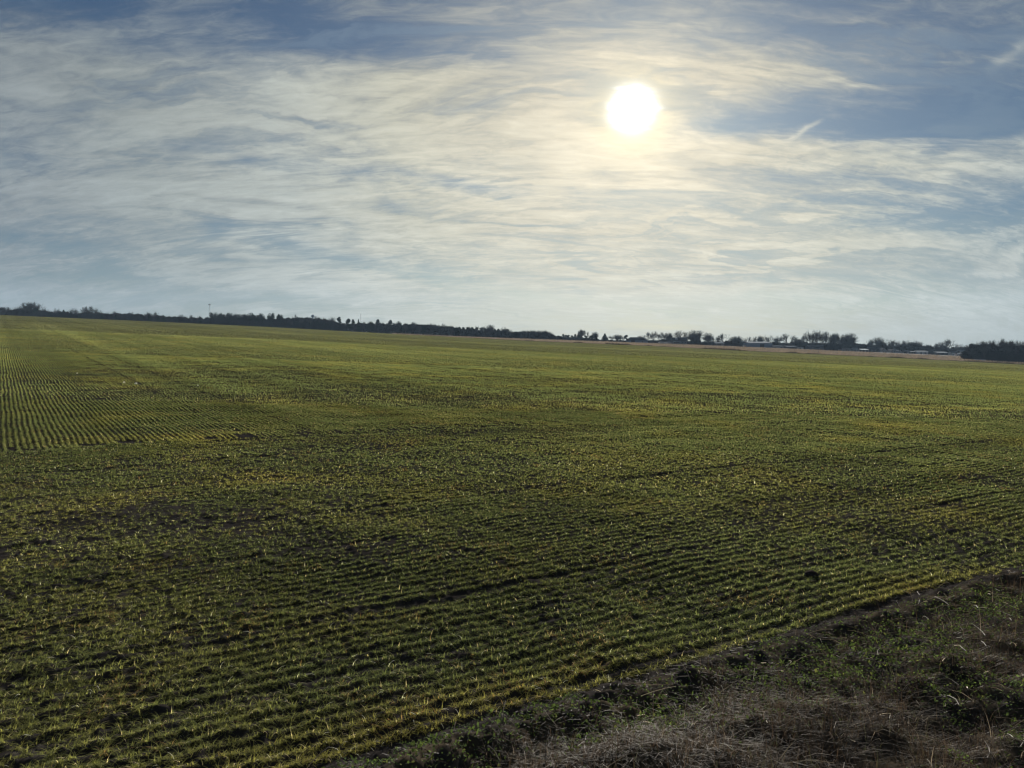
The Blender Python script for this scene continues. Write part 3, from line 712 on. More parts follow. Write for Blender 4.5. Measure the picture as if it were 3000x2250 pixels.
# --- trees one can tell apart (photo x, top row, width)
SINGLE = [
 ('bare', 4, 897, 32, 'small bare tree cut by the left picture edge on the crest'),
 ('thicket', 52, 900, 60, 'large rounded dark thicket nearest the left end of the crest'),
 ('bare', 92, 881, 38, 'tallest bare tree at the left end, rising out of the big thicket'),
 ('pine', 104, 904, 16, 'small dark evergreen just right of the tall bare tree at the left'),
 ('thicket', 130, 903, 38, 'rounded leafless thicket right of the tall bare tree at the left end'),
 ('bare', 165, 902, 14, 'thin slight bare tree standing alone between two thickets on the crest'),
 ('cedar', 186, 911, 26, 'dark pointed cedar right of the thin slight bare tree'),
 ('bare', 214, 902, 24, 'faint bare tree just left of the twin bare trees on the crest'),
 ('bare1', 250, 898, 28, 'darker left one of the twin bare trees on the left crest'),
 ('bare', 271, 898, 27, 'paler right one of the twin bare trees on the left crest'),
 ('bare', 289, 907, 16, 'small bare tree leaning off the right side of the twin bare trees'),
 ('oak0', 628, 915, 28, 'round dark evergreen directly beside the tall light mast'),
 ('oak1', 646, 916, 20, 'second round evergreen from the tall light mast'),
 ('oak2', 674, 916, 30, 'broad flat domed evergreen in the middle of the round evergreen group'),
 ('oak3', 734, 915, 30, 'tallest dome of the round evergreen group on the crest'),
 ('oak1', 764, 917, 24, 'single round headed evergreen with a gap of sky under its right side'),
 ('oak0', 793, 916, 22, 'narrow domed evergreen left of the last evergreen in the group'),
 ('oak2', 820, 919, 26, 'last evergreen at the right end of the round evergreen group'),
 ('bare', 862, 921, 12, 'thin feathery bare tree between evergreen group and water tower'),
 ('bare', 930, 926, 16, 'bare tree top touching the right side of the round water tower'),
 ('bare', 976, 929, 20, 'open bare tree just left of the lone tiered pine'),
 ('pine0', 994, 931, 15, 'lone tiered pine with sky on both sides, right of the water tower'),
 ('pine1', 1021, 936, 18, 'ragged pine left of the thin antenna mast'),
 ('pine2', 1034, 938, 14, 'slim pine right beside the ragged pine near the antenna'),
 ('cedar', 1050, 937, 14, 'narrow dark tree immediately left of the thin antenna mast'),
 ('oak3', 1085, 942, 26, 'low broad evergreen just right of the thin antenna mast'),
 ('pine', 1107, 938, 16, 'pointed evergreen rising above its neighbours right of the antenna'),
 ('pine', 1144, 940, 16, 'flat topped pine with a spreading tip in the dark wood'),
 ('oak1', 1168, 941, 20, 'arched evergreen with sky showing through its crown'),
 ('bare', 1207, 943, 22, 'bare tree over the start of the solid dark wood'),
 ('bare', 1260, 947, 24, 'rounded bare crown above the level top of the dark wood'),
 ('bare', 1402, 955, 16, 'slim bare tree left of the biggest bare crown in the middle wood'),
 ('bare3', 1441, 951, 28, 'biggest bare crown over the middle of the dark wood'),
 ('bare', 1475, 958, 18, 'thin bare tree right of the biggest bare crown in the middle wood'),
 ('bare2', 1702, 964, 18, 'tallest feathery bare tree among the low cedars left of the barn'),
 ('bare', 1716, 969, 14, 'round bare tree touching the tallest feathery one left of the barn'),
 ('cedar0', 1746, 980, 12, 'dark cedar under a bare tree, second conifer left of the barn'),
 ('bare', 1747, 973, 20, 'bare tree standing over the small dark cedar left of the barn'),
 ('cedar1', 1772, 979, 22, 'dark cone shaped cedar standing clear of its neighbours'),
 ('bare', 1808, 981, 18, 'faint bare tree between cone shaped cedar and hipped roof barn'),
 ('pine1', 1835, 984, 15, 'leaning evergreen right against the left end of the hipped roof barn'),
 ('bare', 1872, 985, 16, 'little bare tree showing above the ridge of the hipped roof barn'),
 ('bare4', 1897, 973, 22, 'bare tree nearest the right end of the hipped roof barn'),
 ('bare', 1915, 972, 20, 'second bare tree right of the hipped roof barn'),
 ('bare', 1943, 975, 20, 'bare tree midway between the barn and the dormer house'),
 ('bare', 1966, 975, 20, 'bare tree touching the left end of the dormer house'),
 ('bare5', 1996, 968, 30, 'bare tree spreading above the roof of the dormer house'),
 ('thicket0', 2038, 981, 30, 'dark ivy covered mass inside the big round bare crown'),
 ('bare3', 2040, 967, 44, 'big dark round bare crown right of the dormer house'),
 ('bare', 2075, 975, 22, 'grey bare tree right of the big dark round crown'),
 ('bare4', 2122, 977, 28, 'spreading bare tree above the white roofed mobile home'),
 ('bare', 2165, 985, 32, 'low wide bare tree left of the long blue grey shed'),
 ('bare', 2222, 984, 20, 'arching bare tree behind the long blue grey shed'),
 ('bare', 2252, 982, 26, 'bare tree over the right end of the long blue grey shed'),
 ('bare', 2281, 983, 20, 'small round bare tree right of the long blue grey shed'),
 ('bare1', 2310, 978, 32, 'dark branched bare tree behind the shed with the white roof'),
 ('bare0', 2377, 965, 30, 'tallest bare tree of all, left end of the row behind the town'),
 ('bare5', 2394, 966, 26, 'second tall bare tree in the row behind the town'),
 ('bare', 2420, 968, 24, 'tall bare tree with a straight dark trunk in the row behind town'),
 ('bare2', 2447, 972, 26, 'greyish bare tree near the right end of the tall row'),
 ('bare', 2470, 979, 22, 'shorter bare tree left of the big fan shaped one'),
 ('bare3', 2501, 975, 44, 'big fan shaped bare tree standing alone right of the tall row'),
 ('bare', 2570, 987, 32, 'pale bare tree behind the gabled pale house'),
 ('bare', 2621, 995, 22, 'bare tree behind the small gabled cottage'),
 ('oak2', 2670, 1003, 54, 'dark rounded evergreen mass left of the white mobile home'),
 ('bare', 2668, 996, 28, 'bare tops sprouting from the dark rounded evergreen mass'),
 ('bare4', 2782, 993, 42, 'pale round bare tree standing alone left of the near dark wood'),
]
for kd, px_, pt, pw, lab in SINGLE:
    plant(kd, px_, pt, pw * 1.12, lab, Y=600 if px_ < 1500 else 640 if px_ > 1840 else 604)
# --- the rest of the tree line, in groups nothing tells apart
ZONES = [(60, 'near the left picture edge'), (150, 'around the tallest left bare tree'), (230, 'left of the twin bare trees'), (300, 'under the twin bare trees'),
         (450, 'right of the twin bare trees'), (610, 'left of the tall light mast'), (840, 'among the round evergreens'), (985, 'around the water tower'), (1110, 'around the thin antenna'),
         (1300, 'well right of the antenna'), (1500, 'around the biggest middle bare crown'), (1640, 'where the middle wood slopes down'), (1790, 'around the cone shaped cedar'),
         (1900, 'behind the hipped roof barn'), (2030, 'behind the dormer house'), (2190, 'right of the dormer house'), (2300, 'behind the long blue grey shed'), (2360, 'behind the white edged shed'),
         (2480, 'among the tallest bare trees'), (2560, 'around the fan shaped tree'), (2640, 'behind the gabled houses'), (2730, 'behind the white mobile home'), (2845, 'around the pale round bare tree'),
         (2930, 'at its left end'), (9999, 'towards the picture edge')]
def row(kind, tops, wr, label, group, Y=None, jit=2.0):
    for (px_, pt) in tops:
        zn = next(z_[1] for z_ in ZONES if px_ < z_[0])
        plant(kind, px_ + random.uniform(-jit, jit), pt + random.uniform(-1, 1.5), random.uniform(*wr), label + ', ' + zn, group, Y)
def line(pxa, pxb, step, prof):
    xs = np.arange(pxa, pxb, step); return [(float(x_), float(np.interp(x_, [p_[0] for p_ in prof], [p_[1] for p_ in prof]))) for x_ in xs]
TOP = [(-400, 870), (0, 915), (30, 908), (100, 908), (150, 913), (200, 916), (300, 918), (360, 919), (400, 920), (470, 926), (540, 930), (600, 933), (640, 930), (700, 930), (800, 934), (850, 932), (900, 931), (960, 935), (1000, 947), (1060, 948),
       (1130, 950), (1200, 951), (1300, 955), (1340, 962), (1400, 966), (1480, 972), (1520, 974), (1600, 973), (1622, 984), (1640, 988), (1700, 986), (1780, 997), (1850, 999), (1950, 996), (2050, 1001), (2150, 1000), (2250, 1002), (2350, 1003),
       (2450, 1004), (2550, 1008), (2600, 1010), (2700, 1013), (2800, 1019), (2900, 1020), (3100, 1026), (3500, 1050)]
row('thicket', line(-160, 1000, 17, [(a_, b_ - 1.5) for a_, b_ in TOP]), (24, 36), 'low leafless thicket in the crest hedge line', 'thickets of the hedge line on the left crest', 592)
row('cedar', [(147, 915), (207, 915), (340, 921), (436, 921), (465, 927), (480, 929), (585, 929), (230, 921), (300, 922), (520, 933)], (16, 26), 'low dark cedar bush in the crest hedge line', 'cedar bushes in the hedge line on the left crest', 586)
row('bare', [(433, 913), (457, 914), (533, 922), (555, 923), (583, 926), (330, 912), (380, 913)], (14, 22), 'thin bare tree over the crest hedge', 'bare tree tops over the left hedge')
row('oak', [(657, 922), (689, 918), (705, 919), (750, 922), (716, 919)], (20, 26), 'round dark evergreen packed between larger ones', 'evergreens packed beside the light mast')
row('bare', [(848, 927), (872, 931), (884, 929), (898, 929), (912, 930), (946, 931), (960, 931)], (13, 20), 'fine bare tree in the leafless wood', 'bare tree tops around the water tower')
row('oak', line(1068, 1345, 17, [(1068, 945), (1130, 946), (1200, 949), (1240, 951), (1300, 953), (1345, 960)]), (20, 28), 'dark evergreen in the unbroken middle wood', 'evergreens of the unbroken middle wood', 606)
row('pine', line(1345, 1500, 13, [(1345, 960), (1400, 962), (1500, 968)]), (13, 18), 'dark pine in the middle wood', 'pines of the middle wood', 606)
row('bare', [(1186, 946), (1228, 948), (1278, 948), (1300, 949), (1372, 957), (1420, 958), (1490, 963), (1323, 953)], (14, 20), 'faint bare tree over the dark middle wood', 'bare tree tops above the middle wood')
row('thicket', line(1500, 1630, 11, [(1500, 971), (1560, 967), (1600, 968), (1615, 975), (1630, 985)]), (18, 28), 'leafless thicket ending the middle wood', 'thickets ending the middle wood', 604)
row('bare', [(1527, 969), (1538, 967), (1553, 967), (1564, 967), (1580, 968), (1597, 968), (1608, 972)], (12, 18), 'fine bare tree ending the middle wood', 'bare tops ending the middle wood')
row('pine', [(1637, 986), (1649, 981), (1658, 984), (1665, 983), (1676, 984), (1687, 981), (1693, 983), (1700, 984), (1714, 985), (1728, 987), (1734, 986)], (11, 16), 'small dark cedar in a broken row', 'small cedars in the broken row', 602)
row('bare', [(1795, 985), (1815, 983), (1826, 985), (1930, 973), (1955, 977), (2086, 985), (2100, 990), (2150, 988), (2192, 987), (2212, 986), (2236, 985), (2272, 987), (2330, 988), (2345, 991)], (15, 22), 'bare tree in the line behind the buildings', 'bare trees behind the buildings', 640)
row('bare', [(2362, 977), (2386, 975), (2407, 972), (2434, 976), (2458, 979), (2482, 984)], (18, 26), 'bare tree filling the tall row', 'bare trees filling the tall row', 645)
row('bare', [(2553, 993), (2590, 999), (2609, 998), (2632, 997), (2645, 996), (2690, 999), (2697, 1000), (2740, 1006), (2716, 1008), (2762, 1004), (2812, 1012), (2826, 1012)], (14, 22), 'pale bare tree in the low right line', 'bare trees at the right end of town', 645)
row('thicket', line(1790, 2860, 19, [(a_, b_ - 1) for a_, b_ in TOP]), (26, 38), 'low leafless shrub in the town hedge', 'shrubs in the hedge behind the town', 650)
# the near dark wood at the right picture edge
row('thicket', line(2842, 3330, 15, [(2842, 1014), (2870, 1010), (2920, 1006), (3000, 1008), (3330, 1025)]), (36, 54), 'dense leafless undergrowth of the near dark wood', 'undergrowth of the near dark wood', 455)
row('thicket', line(2850, 3330, 21, [(2850, 1024), (3330, 1045)]), (36, 54), 'dense leafless undergrowth of the near dark wood', 'undergrowth of the near dark wood', 445)
row('bare', line(2852, 3330, 11, [(2852, 1003), (2880, 997), (2900, 1001), (2916, 994), (2936, 991), (2958, 996), (2985, 995), (3000, 998), (3330, 1010)]), (24, 36), 'bare tree of the near dark wood', 'bare trees of the near dark wood', 452)
# --- woods too dense to count, behind the separate trees
def wood(name, pxa, pxb, n, y0, y1, drop, size, label, mat):
    px_ = rng.uniform(pxa, pxb, n); Y = rng.uniform(y0, y1, n)
    top = np.interp(px_, [p_[0] for p_ in TOP], [p_[1] for p_ in TOP]) + drop + 11 * (fbm(px_ * .11, px_ * 0, 5, 141) - .5)
    u = (px_ - 1500) / F; x = u * Y; zg = terr(x, Y); zt = CZ - Y * ((top - EYE) / F)
    zt = np.maximum(zt, zg + 1.0)
    z = zg + (zt - zg) * rng.random(n) ** .8
    v, f = leaf_quads(np.stack([x, Y, z], 1), size)
    tag(mesh_np(name, v, f, mat), label, 'wood', kind='stuff')
wood('crest_wood', -400, 1640, 60000, 600, 616, 1.0, .72, 'dark unbroken mass of the wood along the crest behind the field', M['thicket'])
wood('town_wood', 1620, 2860, 34000, 655, 670, 1.0, .75, 'dark unbroken hedge mass behind the houses', M['thicket'])
wood('near_wood', 2838, 3500, 34000, 446, 470, -8, .50, 'dark unbroken mass inside the near wood at the right edge', M['thicket'])

# ------------------------------------------------------------------ masts
def base_at(px, Y):
    x = uw(px, 985)[0] * Y; return x, Y, gz1(x, Y)
x, y, z = base_at(616, 1000); zt = P(616, 891, 1000)[2]
r = tag(empty('light_mast', (x, y, z)), 'very tall thin light mast with a ring of lamps, left of the round evergreens', 'light mast')
m = MB(); m.tube((0, 0, 0), (0, 0, zt - z), .32, .18, 8); m.build('pole', M['steel'], r)
m = MB(); m.tube((0, 0, zt - z - .6), (0, 0, zt - z - .1), .9, .9, 10); m.build('lamp_ring', M['steel'], r)
for i in range(8):
    a = i * pi / 4; m = MB(); m.tube((cos(a) * .8, sin(a) * .8, zt - z - .3), (cos(a) * 1.35, sin(a) * 1.35, zt - z - .9), .35, .5, 6); m.build('lamp', M['lamp'], r)
x, y, z = base_at(1057.5, 1500); zt = P(1057, 912, 1500)[2]
r = tag(empty('radio_antenna', (x, y, z)), 'hair thin radio antenna mast above the dark wood', 'antenna')
m = MB(); Ht = zt - z
for a in range(3): m.tube((cos(a * 2.1) * .35, sin(a * 2.1) * .35, 0), (cos(a * 2.1) * .3, sin(a * 2.1) * .3, Ht * .9), .10, .10, 4)
for i in range(24):
    z0 = Ht * .9 * i / 24
    for a in range(3): m.tube((cos(a * 2.1) * .33, sin(a * 2.1) * .33, z0), (cos((a + 1) * 2.1) * .33, sin((a + 1) * 2.1) * .33, z0 + Ht * .9 / 24), .05, .05, 3, False)
m.build('lattice', M['steel'], r); m = MB(); m.tube((0, 0, Ht * .88), (0, 0, Ht), .12, .05, 5); m.build('whip', M['steel'], r)
for dz_ in (.80, .62): m = MB(); m.tube((0, 0, Ht * dz_), (0, 0, Ht * dz_ + 2.5), .75, .75, 6); m.build('aerial_drum', M['steel'], r)
x, y, z = base_at(917, 1800); zt = P(917, 921.5, 1800)[2]; rb = 9.6 / F * 1800 / 2
r = tag(empty('water_tower', (x, y, z)), 'round grey ball of a water tower showing over the leafless wood', 'water tower')
bm_v = []; nlat, nlon = 12, 20
for i in range(nlat + 1):
    ph = pi * i / nlat
    for j in range(nlon): bm_v.append((rb * sin(ph) * cos(2 * pi * j / nlon), rb * sin(ph) * sin(2 * pi * j / nlon), zt - z - rb + rb * cos(ph) * .95))
fs = [(i * nlon + j, i * nlon + (j + 1) % nlon, (i + 1) * nlon + (j + 1) % nlon, (i + 1) * nlon + j) for i in range(nlat) for j in range(nlon)]
mesh_np('tank', np.array(bm_v), np.array(fs), M['dim'], r, smooth=True)
m = MB(); m.tube((0, 0, 0), (0, 0, 4), 2.6, 1.3, 12); m.tube((0, 0, 4), (0, 0, zt - z - 2 * rb + .4), 1.3, 1.3, 12); m.tube((0, 0, zt - z - 2 * rb - 2), (0, 0, zt - z - 2 * rb + 1.6), 1.3, 2.6, 12); m.build('stem', M['dim'], r)

# ------------------------------------------------------------------ buildings
def house(name, x0, x1, ridge, eave, basey, Y, label, cat='house', wall='pale', roof='roofdark', kind='gable', depth=9.0, wins=(), doors=(), inset=0.22, extra=None):
    """photo columns x0..x1 and rows of ridge, eaves and base; wins/doors as fractions of the front"""
    u0, u1 = uw(x0, basey)[0], uw(x1, basey)[0]; W = (u1 - u0) * Y; xc = (u0 + u1) / 2 * Y
    zb = min(gz1(u0 * Y, Y), gz1(u1 * Y, Y)); z_b = P(0, basey, Y)[2]; ze = P(0, eave, Y)[2]; zr = P(0, ridge, Y)[2]
    lo = min(zb, z_b) - .3
    r = empty(name, (xc, Y, lo)); tag(r, label, cat); h = W / 2; he = ze - lo; hr = zr - lo; d = depth
    m = MB()
    if kind == 'front':      # gable end faces us
        m.poly([(-h, 0, 0), (h, 0, 0), (h, 0, he), (0, 0, hr - .12), (-h, 0, he), (-h, d, 0), (h, d, 0), (h, d, he), (0, d, hr - .12), (-h, d, he)],
               [(0, 1, 2, 3, 4), (9, 8, 7, 6, 5), (1, 6, 7, 2), (5, 0, 4, 9)])
    else: m.box(-h, h, 0, d, 0, he)
    if kind == 'gable':
        m.poly([(-h, 0, he), (-h, d, he), (-h, d / 2, hr - .1)], [(0, 1, 2)]); m.poly([(h, 0, he), (h, d, he), (h, d / 2, hr - .1)], [(0, 2, 1)])
    m.build('wall', M[wall], r)
    m = MB(); o_ = .35; th_ = .14
    def slab(pts):
        lo_ = [(p[0], p[1], p[2]) for p in pts]; up_ = [(p[0], p[1], p[2] + th_) for p in pts]; n = len(pts)
        m.poly(lo_ + up_, [tuple(range(n - 1, -1, -1)), tuple(range(n, 2 * n))] + [(i, (i + 1) % n, n + (i + 1) % n, n + i) for i in range(n)])
    if kind == 'hip':
        hi = h * (1 - inset * 2)
        A, B, C_, D_ = (-h - o_, -o_, he), (h + o_, -o_, he), (h + o_, d + o_, he), (-h - o_, d + o_, he); E_, F_ = (-hi, d / 2, hr), (hi, d / 2, hr)
        m.poly([A, B, C_, D_, E_, F_], [(0, 1, 5, 4), (1, 2, 5), (2, 3, 4, 5), (3, 0, 4), (3, 2, 1, 0)])
    elif kind == 'gable':
        slab([(-h - o_, -o_, he), (h + o_, -o_, he), (h + o_, d / 2, hr), (-h - o_, d / 2, hr)]); slab([(-h - o_, d / 2, hr), (h + o_, d / 2, hr), (h + o_, d + o_, he), (-h - o_, d + o_, he)])
    elif kind == 'front':
        slab([(-h - o_, -o_, he - .15), (0, -o_, hr), (0, d + o_, hr), (-h - o_, d + o_, he - .15)]); slab([(0, -o_, hr), (h + o_, -o_, he - .15), (h + o_, d + o_, he - .15), (0, d + o_, hr)])
    else: slab([(-h - .15, -.2, he), (h + .15, -.2, he), (h + .15, d + .15, hr), (-h - .15, d + .15, hr)])
    m.build('roof', M[roof], r)
    for (fx, fz, ww, wh) in wins:
        m = MB(); X0 = -h + fx * W; m.box(X0, X0 + ww, -.06, .05, fz * he, fz * he + wh); wd_ = m.build('window', M['white'], r)
        m = MB(); m.box(X0 + .08, X0 + ww - .08, -.10, -.062, fz * he + .08, fz * he + wh - .08); m.build('pane', M['glass'], wd_)
    for (fx, ww, wh) in doors:
        m = MB(); X0 = -h + fx * W; m.box(X0, X0 + ww, -.07, .05, .35, .35 + wh); m.build('door', M['dim'], r)
    return r, h, he, hr, W
T = 600
house('barn', 1840, 1897, 988, 997, 1005, T, 'hipped roof barn with a dark ridge, left end of the town', 'barn', 'bluemetal', 'roofdark', 'hip', 12, [(.7, .35, 1.2, 1.0)], [(.15, 3.0, 2.2)], .17)
r, h, he, hr, W = house('dormer_house', 1971, 2014, 988.7, 998, 1007.5, T, 'dark roofed house with a small white dormer gable and porch', 'house', 'dim', 'roofdark', 'gable', 10, [(.05, .35, 1.4, 1.3), (.30, .35, 1.4, 1.3), (.62, .35, 1.4, 1.3), (.82, .35, 1.2, 1.3)], [(.2, 1.0, 2.0)])
m = MB(); a_ = -h + .28 * W; zc = he + (hr - he) * .25
m.poly([(a_ - 1.1, 1.2, zc), (a_ + 1.1, 1.2, zc), (a_ + 1.1, 1.2, zc + .7), (a_, 1.2, zc + 1.7), (a_ - 1.1, 1.2, zc + .7), (a_ - 1.1, 4.2, zc), (a_ + 1.1, 4.2, zc), (a_ + 1.1, 4.2, zc + .7), (a_, 4.2, zc + 1.7), (a_ - 1.1, 4.2, zc + .7)],
       [(0, 1, 2, 3, 4), (9, 8, 7, 6, 5), (1, 6, 7, 2), (2, 7, 8, 3), (3, 8, 9, 4), (4, 9, 5, 0)]); m.build('dormer', M['pale'], r)
m = MB(); m.box(-h + .2, -h + .52 * W, -2.2, -.36, he - .55, he - .35)
for i in range(5): X0 = -h + .3 + i * (.5 * W - .4) / 4; m.box(X0, X0 + .18, -2.1, -1.9, 0, he - .552)
m.build('porch', M['pale'], r)
house('mobile_home', 2097, 2122, 1003.5, 1006, 1012, T, 'mobile home with a bright white roof under the spreading bare tree', 'mobile home', 'dim', 'roofpale', 'flat', 5, [(.1, .4, 1.0, .9), (.7, .4, 1.0, .9)], [(.4, .9, 1.7)])
r, h, he, hr, W = house('metal_shed', 2196, 2262, 1001.8, 1005.5, 1020, T + 5, 'long blue grey metal shed, largest building in the town', 'shed', 'bluemetal', 'roofpale', 'flat', 16, [], [(.46, 3.4, 3.2)])
house('annex', 2262, 2298, 1013, 1015, 1022, T + 2, 'low pale annex joined to the right of the long blue grey shed', 'annex', 'pale', 'dim', 'flat', 6, [(.2, .4, .9, .8), (.7, .4, .9, .8)])
house('store_shed', 2304, 2335, 1014.2, 1015.4, 1025, T - 4, 'dark walled shed with a thin white roof edge', 'shed', 'dim', 'roofpale', 'flat', 7, [], [(.05, 1.2, 2.0), (.4, 2.4, 2.0)])
house('side_shed', 2337, 2354, 1017.5, 1018.5, 1025.5, T, 'small plain pale shed right of the white edged shed', 'shed', 'pale', 'dim', 'flat', 5, [], [(.3, .9, 1.9)])
house('hidden_house', 2370, 2415, 1012, 1016, 1026, T + 12, 'dim low house half lost in shade below the tallest bare tree', 'house', 'dim', 'roofdark', 'gable', 8, [(.2, .4, 1, 1), (.7, .4, 1, 1)], [(.45, .9, 1.9)])
house('low_bungalow', 2467, 2495, 1021, 1024.2, 1030.5, T, 'long low pale bungalow left of the big fan shaped tree', 'house', 'pale', 'roofdark', 'gable', 7, [(.1, .4, 1, 1), (.6, .4, 1, 1)], [(.4, .9, 1.9)])
house('square_hut', 2502, 2517, 1018, 1021.5, 1031.5, T, 'square pale hut between the fan shaped tree and the white canopy', 'hut', 'pale', 'dim', 'gable', 5, [(.55, .4, .9, .8)], [(.15, .9, 1.9)])
# open canopy with bright roof
x, y, z = base_at(2532, T); r = tag(empty('carport', (x, y, z)), 'open carport with a bright white roof on thin posts', 'carport')
ze = P(0, 1024, T)[2] - z; wd_ = 25 / F * T
m = MB(); m.poly([(-wd_ / 2, -2.5, ze - .25), (wd_ / 2 - .3, -2.5, ze - .25), (wd_ / 2, 3.5, ze + .35), (-wd_ / 2 + .8, 3.5, ze + .35), (-wd_ / 2, -2.5, ze - .1), (wd_ / 2 - .3, -2.5, ze - .1), (wd_ / 2, 3.5, ze + .5), (-wd_ / 2 + .8, 3.5, ze + .5)], [(3, 2, 1, 0), (4, 5, 6, 7), (0, 1, 5, 4), (1, 2, 6, 5), (2, 3, 7, 6), (3, 0, 4, 7)]); m.build('roof', M['white'], r)
for (a_, b_) in ((-wd_ / 2 + .9, -2.2), (wd_ / 2 - .9, -2.2), (-wd_ / 2 + 1.2, 3.0), (wd_ / 2 - .9, 3.0)):
    m = MB(); m.box(a_ - .1, a_ + .1, b_ - .1, b_ + .1, -.2, ze - .26 + (b_ > 0) * .5); m.build('post', M['steel'], r)
house('long_house', 2546, 2578, 1017, 1022, 1032.5, T + 6, 'dim long house behind the white carport', 'house', 'dim', 'roofdark', 'gable', 8, [(.2, .4, 1, 1), (.6, .4, 1, 1)])
house('gabled_house', 2581, 2601, 1020.5, 1028, 1034, T, 'pale house whose pointed gable end faces the field', 'house', 'pale', 'roofdark', 'front', 10, [(.2, .3, 1, 1), (.62, .3, 1, 1)])
house('cottage', 2611, 2626, 1023, 1028.5, 1035.5, T, 'small gabled cottage with a rounded porch shape', 'house', 'pale', 'roofdark', 'front', 8, [(.15, .3, .8, .9)], [(.55, .9, 1.8)])
house('lean_to_shed', 2626.5, 2638, 1026, 1028, 1035.5, T, 'pale lean to shed attached beside the small cottage', 'shed', 'pale', 'dim', 'flat', 6, [(.3, .4, .8, .7)])
house('garage', 2643, 2663, 1026, 1029.5, 1037, T, 'low pale garage right of the small cottage', 'garage', 'pale', 'dim', 'gable', 6, [], [(.2, 2.4, 1.7)])
house('trailer_home', 2671, 2687, 1030, 1031, 1038, T, 'dim narrow trailer left of the white mobile home', 'trailer', 'dim', 'pale', 'flat', 4, [(.3, .4, .9, .8)])
house('mobile_home', 2688, 2719, 1028.6, 1030, 1039, T - 3, 'long white mobile home with one dark window near its right end', 'mobile home', 'white', 'pale', 'flat', 5, [(.66, .42, 1.3, .9)], [(.28, .9, 1.8)])
house('low_store', 2747, 2778, 1031.5, 1033.2, 1039.5, T, 'low pale store building left of the white arched porch house', 'store building', 'dim', 'pale', 'flat', 6, [(.2, .4, 1.2, .9), (.6, .4, 1.2, .9)])
house('porch_house', 2789, 2806, 1030.5, 1034, 1041.5, T - 3, 'small white house with an arched doorway near the right wood', 'house', 'white', 'dim', 'gable', 6, [(.1, .3, .8, .9)], [(.62, 1.0, 2.0)])
house('camper_trailer', 2812, 2826, 1034, 1035, 1042.5, T - 2, 'white camper trailer beside the near dark wood', 'trailer', 'white', 'pale', 'flat', 3, [(.2, .45, .9, .6), (.65, .45, .9, .6)])
house('pale_roof_house', 2816, 2838, 1026.5, 1032, 1042, T + 10, 'house with one pale lit roof slope behind the camper trailer', 'house', 'dim', 'roofpale', 'gable', 8, [(.3, .4, 1, 1)])

# ------------------------------------------------------------------ cars
def car(px, Y, mat, label, rz=0.0, s_=1.0):
    x, y, z = base_at(px, Y); r = tag(empty('parked_car', (x, y, z + .12), rz, s_), label, 'car')
    m = MB(); prof = [(-2.2, .35), (-2.25, .75), (-1.5, .95), (-1.3, .98), (1.9, .98), (2.2, .85), (2.25, .4)]
    def ext(prof, w0, w1):
        n = len(prof); pts = [(a_, -w0, b_) for a_, b_ in prof] + [(a_, w0, b_) for a_, b_ in prof]
        return pts, [tuple(range(n)), tuple(range(2 * n - 1, n - 1, -1))] + [(i, n + i, n + (i + 1) % n, (i + 1) % n) for i in range(n)]
    m.poly(*ext(prof, .88, .88)); m.poly(*ext([(-.9, 1.40), (-.6, 1.46), (1.1, 1.46), (1.4, 1.38)], .68, .68)); m.build('body', mat, r)
    m = MB(); m.poly(*ext([(-1.35, .985), (-.88, 1.395), (1.38, 1.375), (1.85, .985)], .74, .74)); m.build('windows', M['glass'], r)
    for (a_, b_) in ((-1.4, -.86), (1.4, -.86), (-1.4, .86), (1.4, .86)):
        m = MB(); m.tube((a_, b_ - .1, .33), (a_, b_ + .1, .33), .33, .33, 12); m.build('wheel', M['tyre'], r)
M['carwhite'] = simple('white_car_paint', (.45, .45, .45), .6, .03, spec=.0); M['cardark'] = simple('dark_car_paint', (.03, .03, .035), .3, .05, spec=.6)
car(1938, T - 6, M['carwhite'], 'white car parked alone between the barn and the dormer house')
car(1954, T - 6, M['carwhite'], 'white car, left one of the pair parked left of the dormer house', .1)
car(1961, T - 4, M['carwhite'], 'white car, right one of the pair parked left of the dormer house', -.15)
car(2181, T - 8, M['carwhite'], 'single white car parked left of the long blue grey shed', 1.2)
car(2809, T - 14, M['cardark'], 'dark car parked in front of the camper trailer', .05)

# ------------------------------------------------------------------ small structures by the field edge
Yg = float(np.interp((2393 - 1500) / F, ru, rr)) + 1.5
x, y, z = base_at(2393, Yg); r = tag(empty('fence_brace', (x, y, z)), 'bare wooden fence brace of two posts and rails standing at the field edge', 'fence')
wd_ = 13.2 / F * Yg
for a_ in (-wd_ / 2, wd_ / 2): m = MB(); m.tube((a_, 0, -.4), (a_, 0, 1.55), .11, .10, 8); m.build('post', M['post'], r)
for zz_ in (1.25, .55): m = MB(); m.tube((-wd_ / 2, 0, zz_), (wd_ / 2, 0, zz_ + .03), .06, .06, 6); m.build('rail', M['post'], r)
for (px_, pt, lab) in ((2808, 1011, 'utility pole with one crossarm left of the near dark wood'), (2832, 1010, 'thinner utility pole almost hidden against the near dark wood')):
    x, y, z = base_at(px_, 620); zt = P(px_, pt, 620)[2] - z
    r = tag(empty('utility_pole', (x, y, z)), lab, 'utility pole'); m = MB(); m.tube((0, 0, -.4), (0, 0, zt), .17, .12, 6); m.build('pole', M['post'], r)
    m = MB(); m.box(-1.3, 1.3, -.18, -.02, zt - .7, zt - .52); m.build('crossarm', M['post'], r)
    for a_ in (-1.1, 0, 1.1): m = MB(); m.tube((a_, -.1, zt - .52), (a_, -.1, zt - .3), .05, .04, 5); m.build('insulator', M['steel'], r)
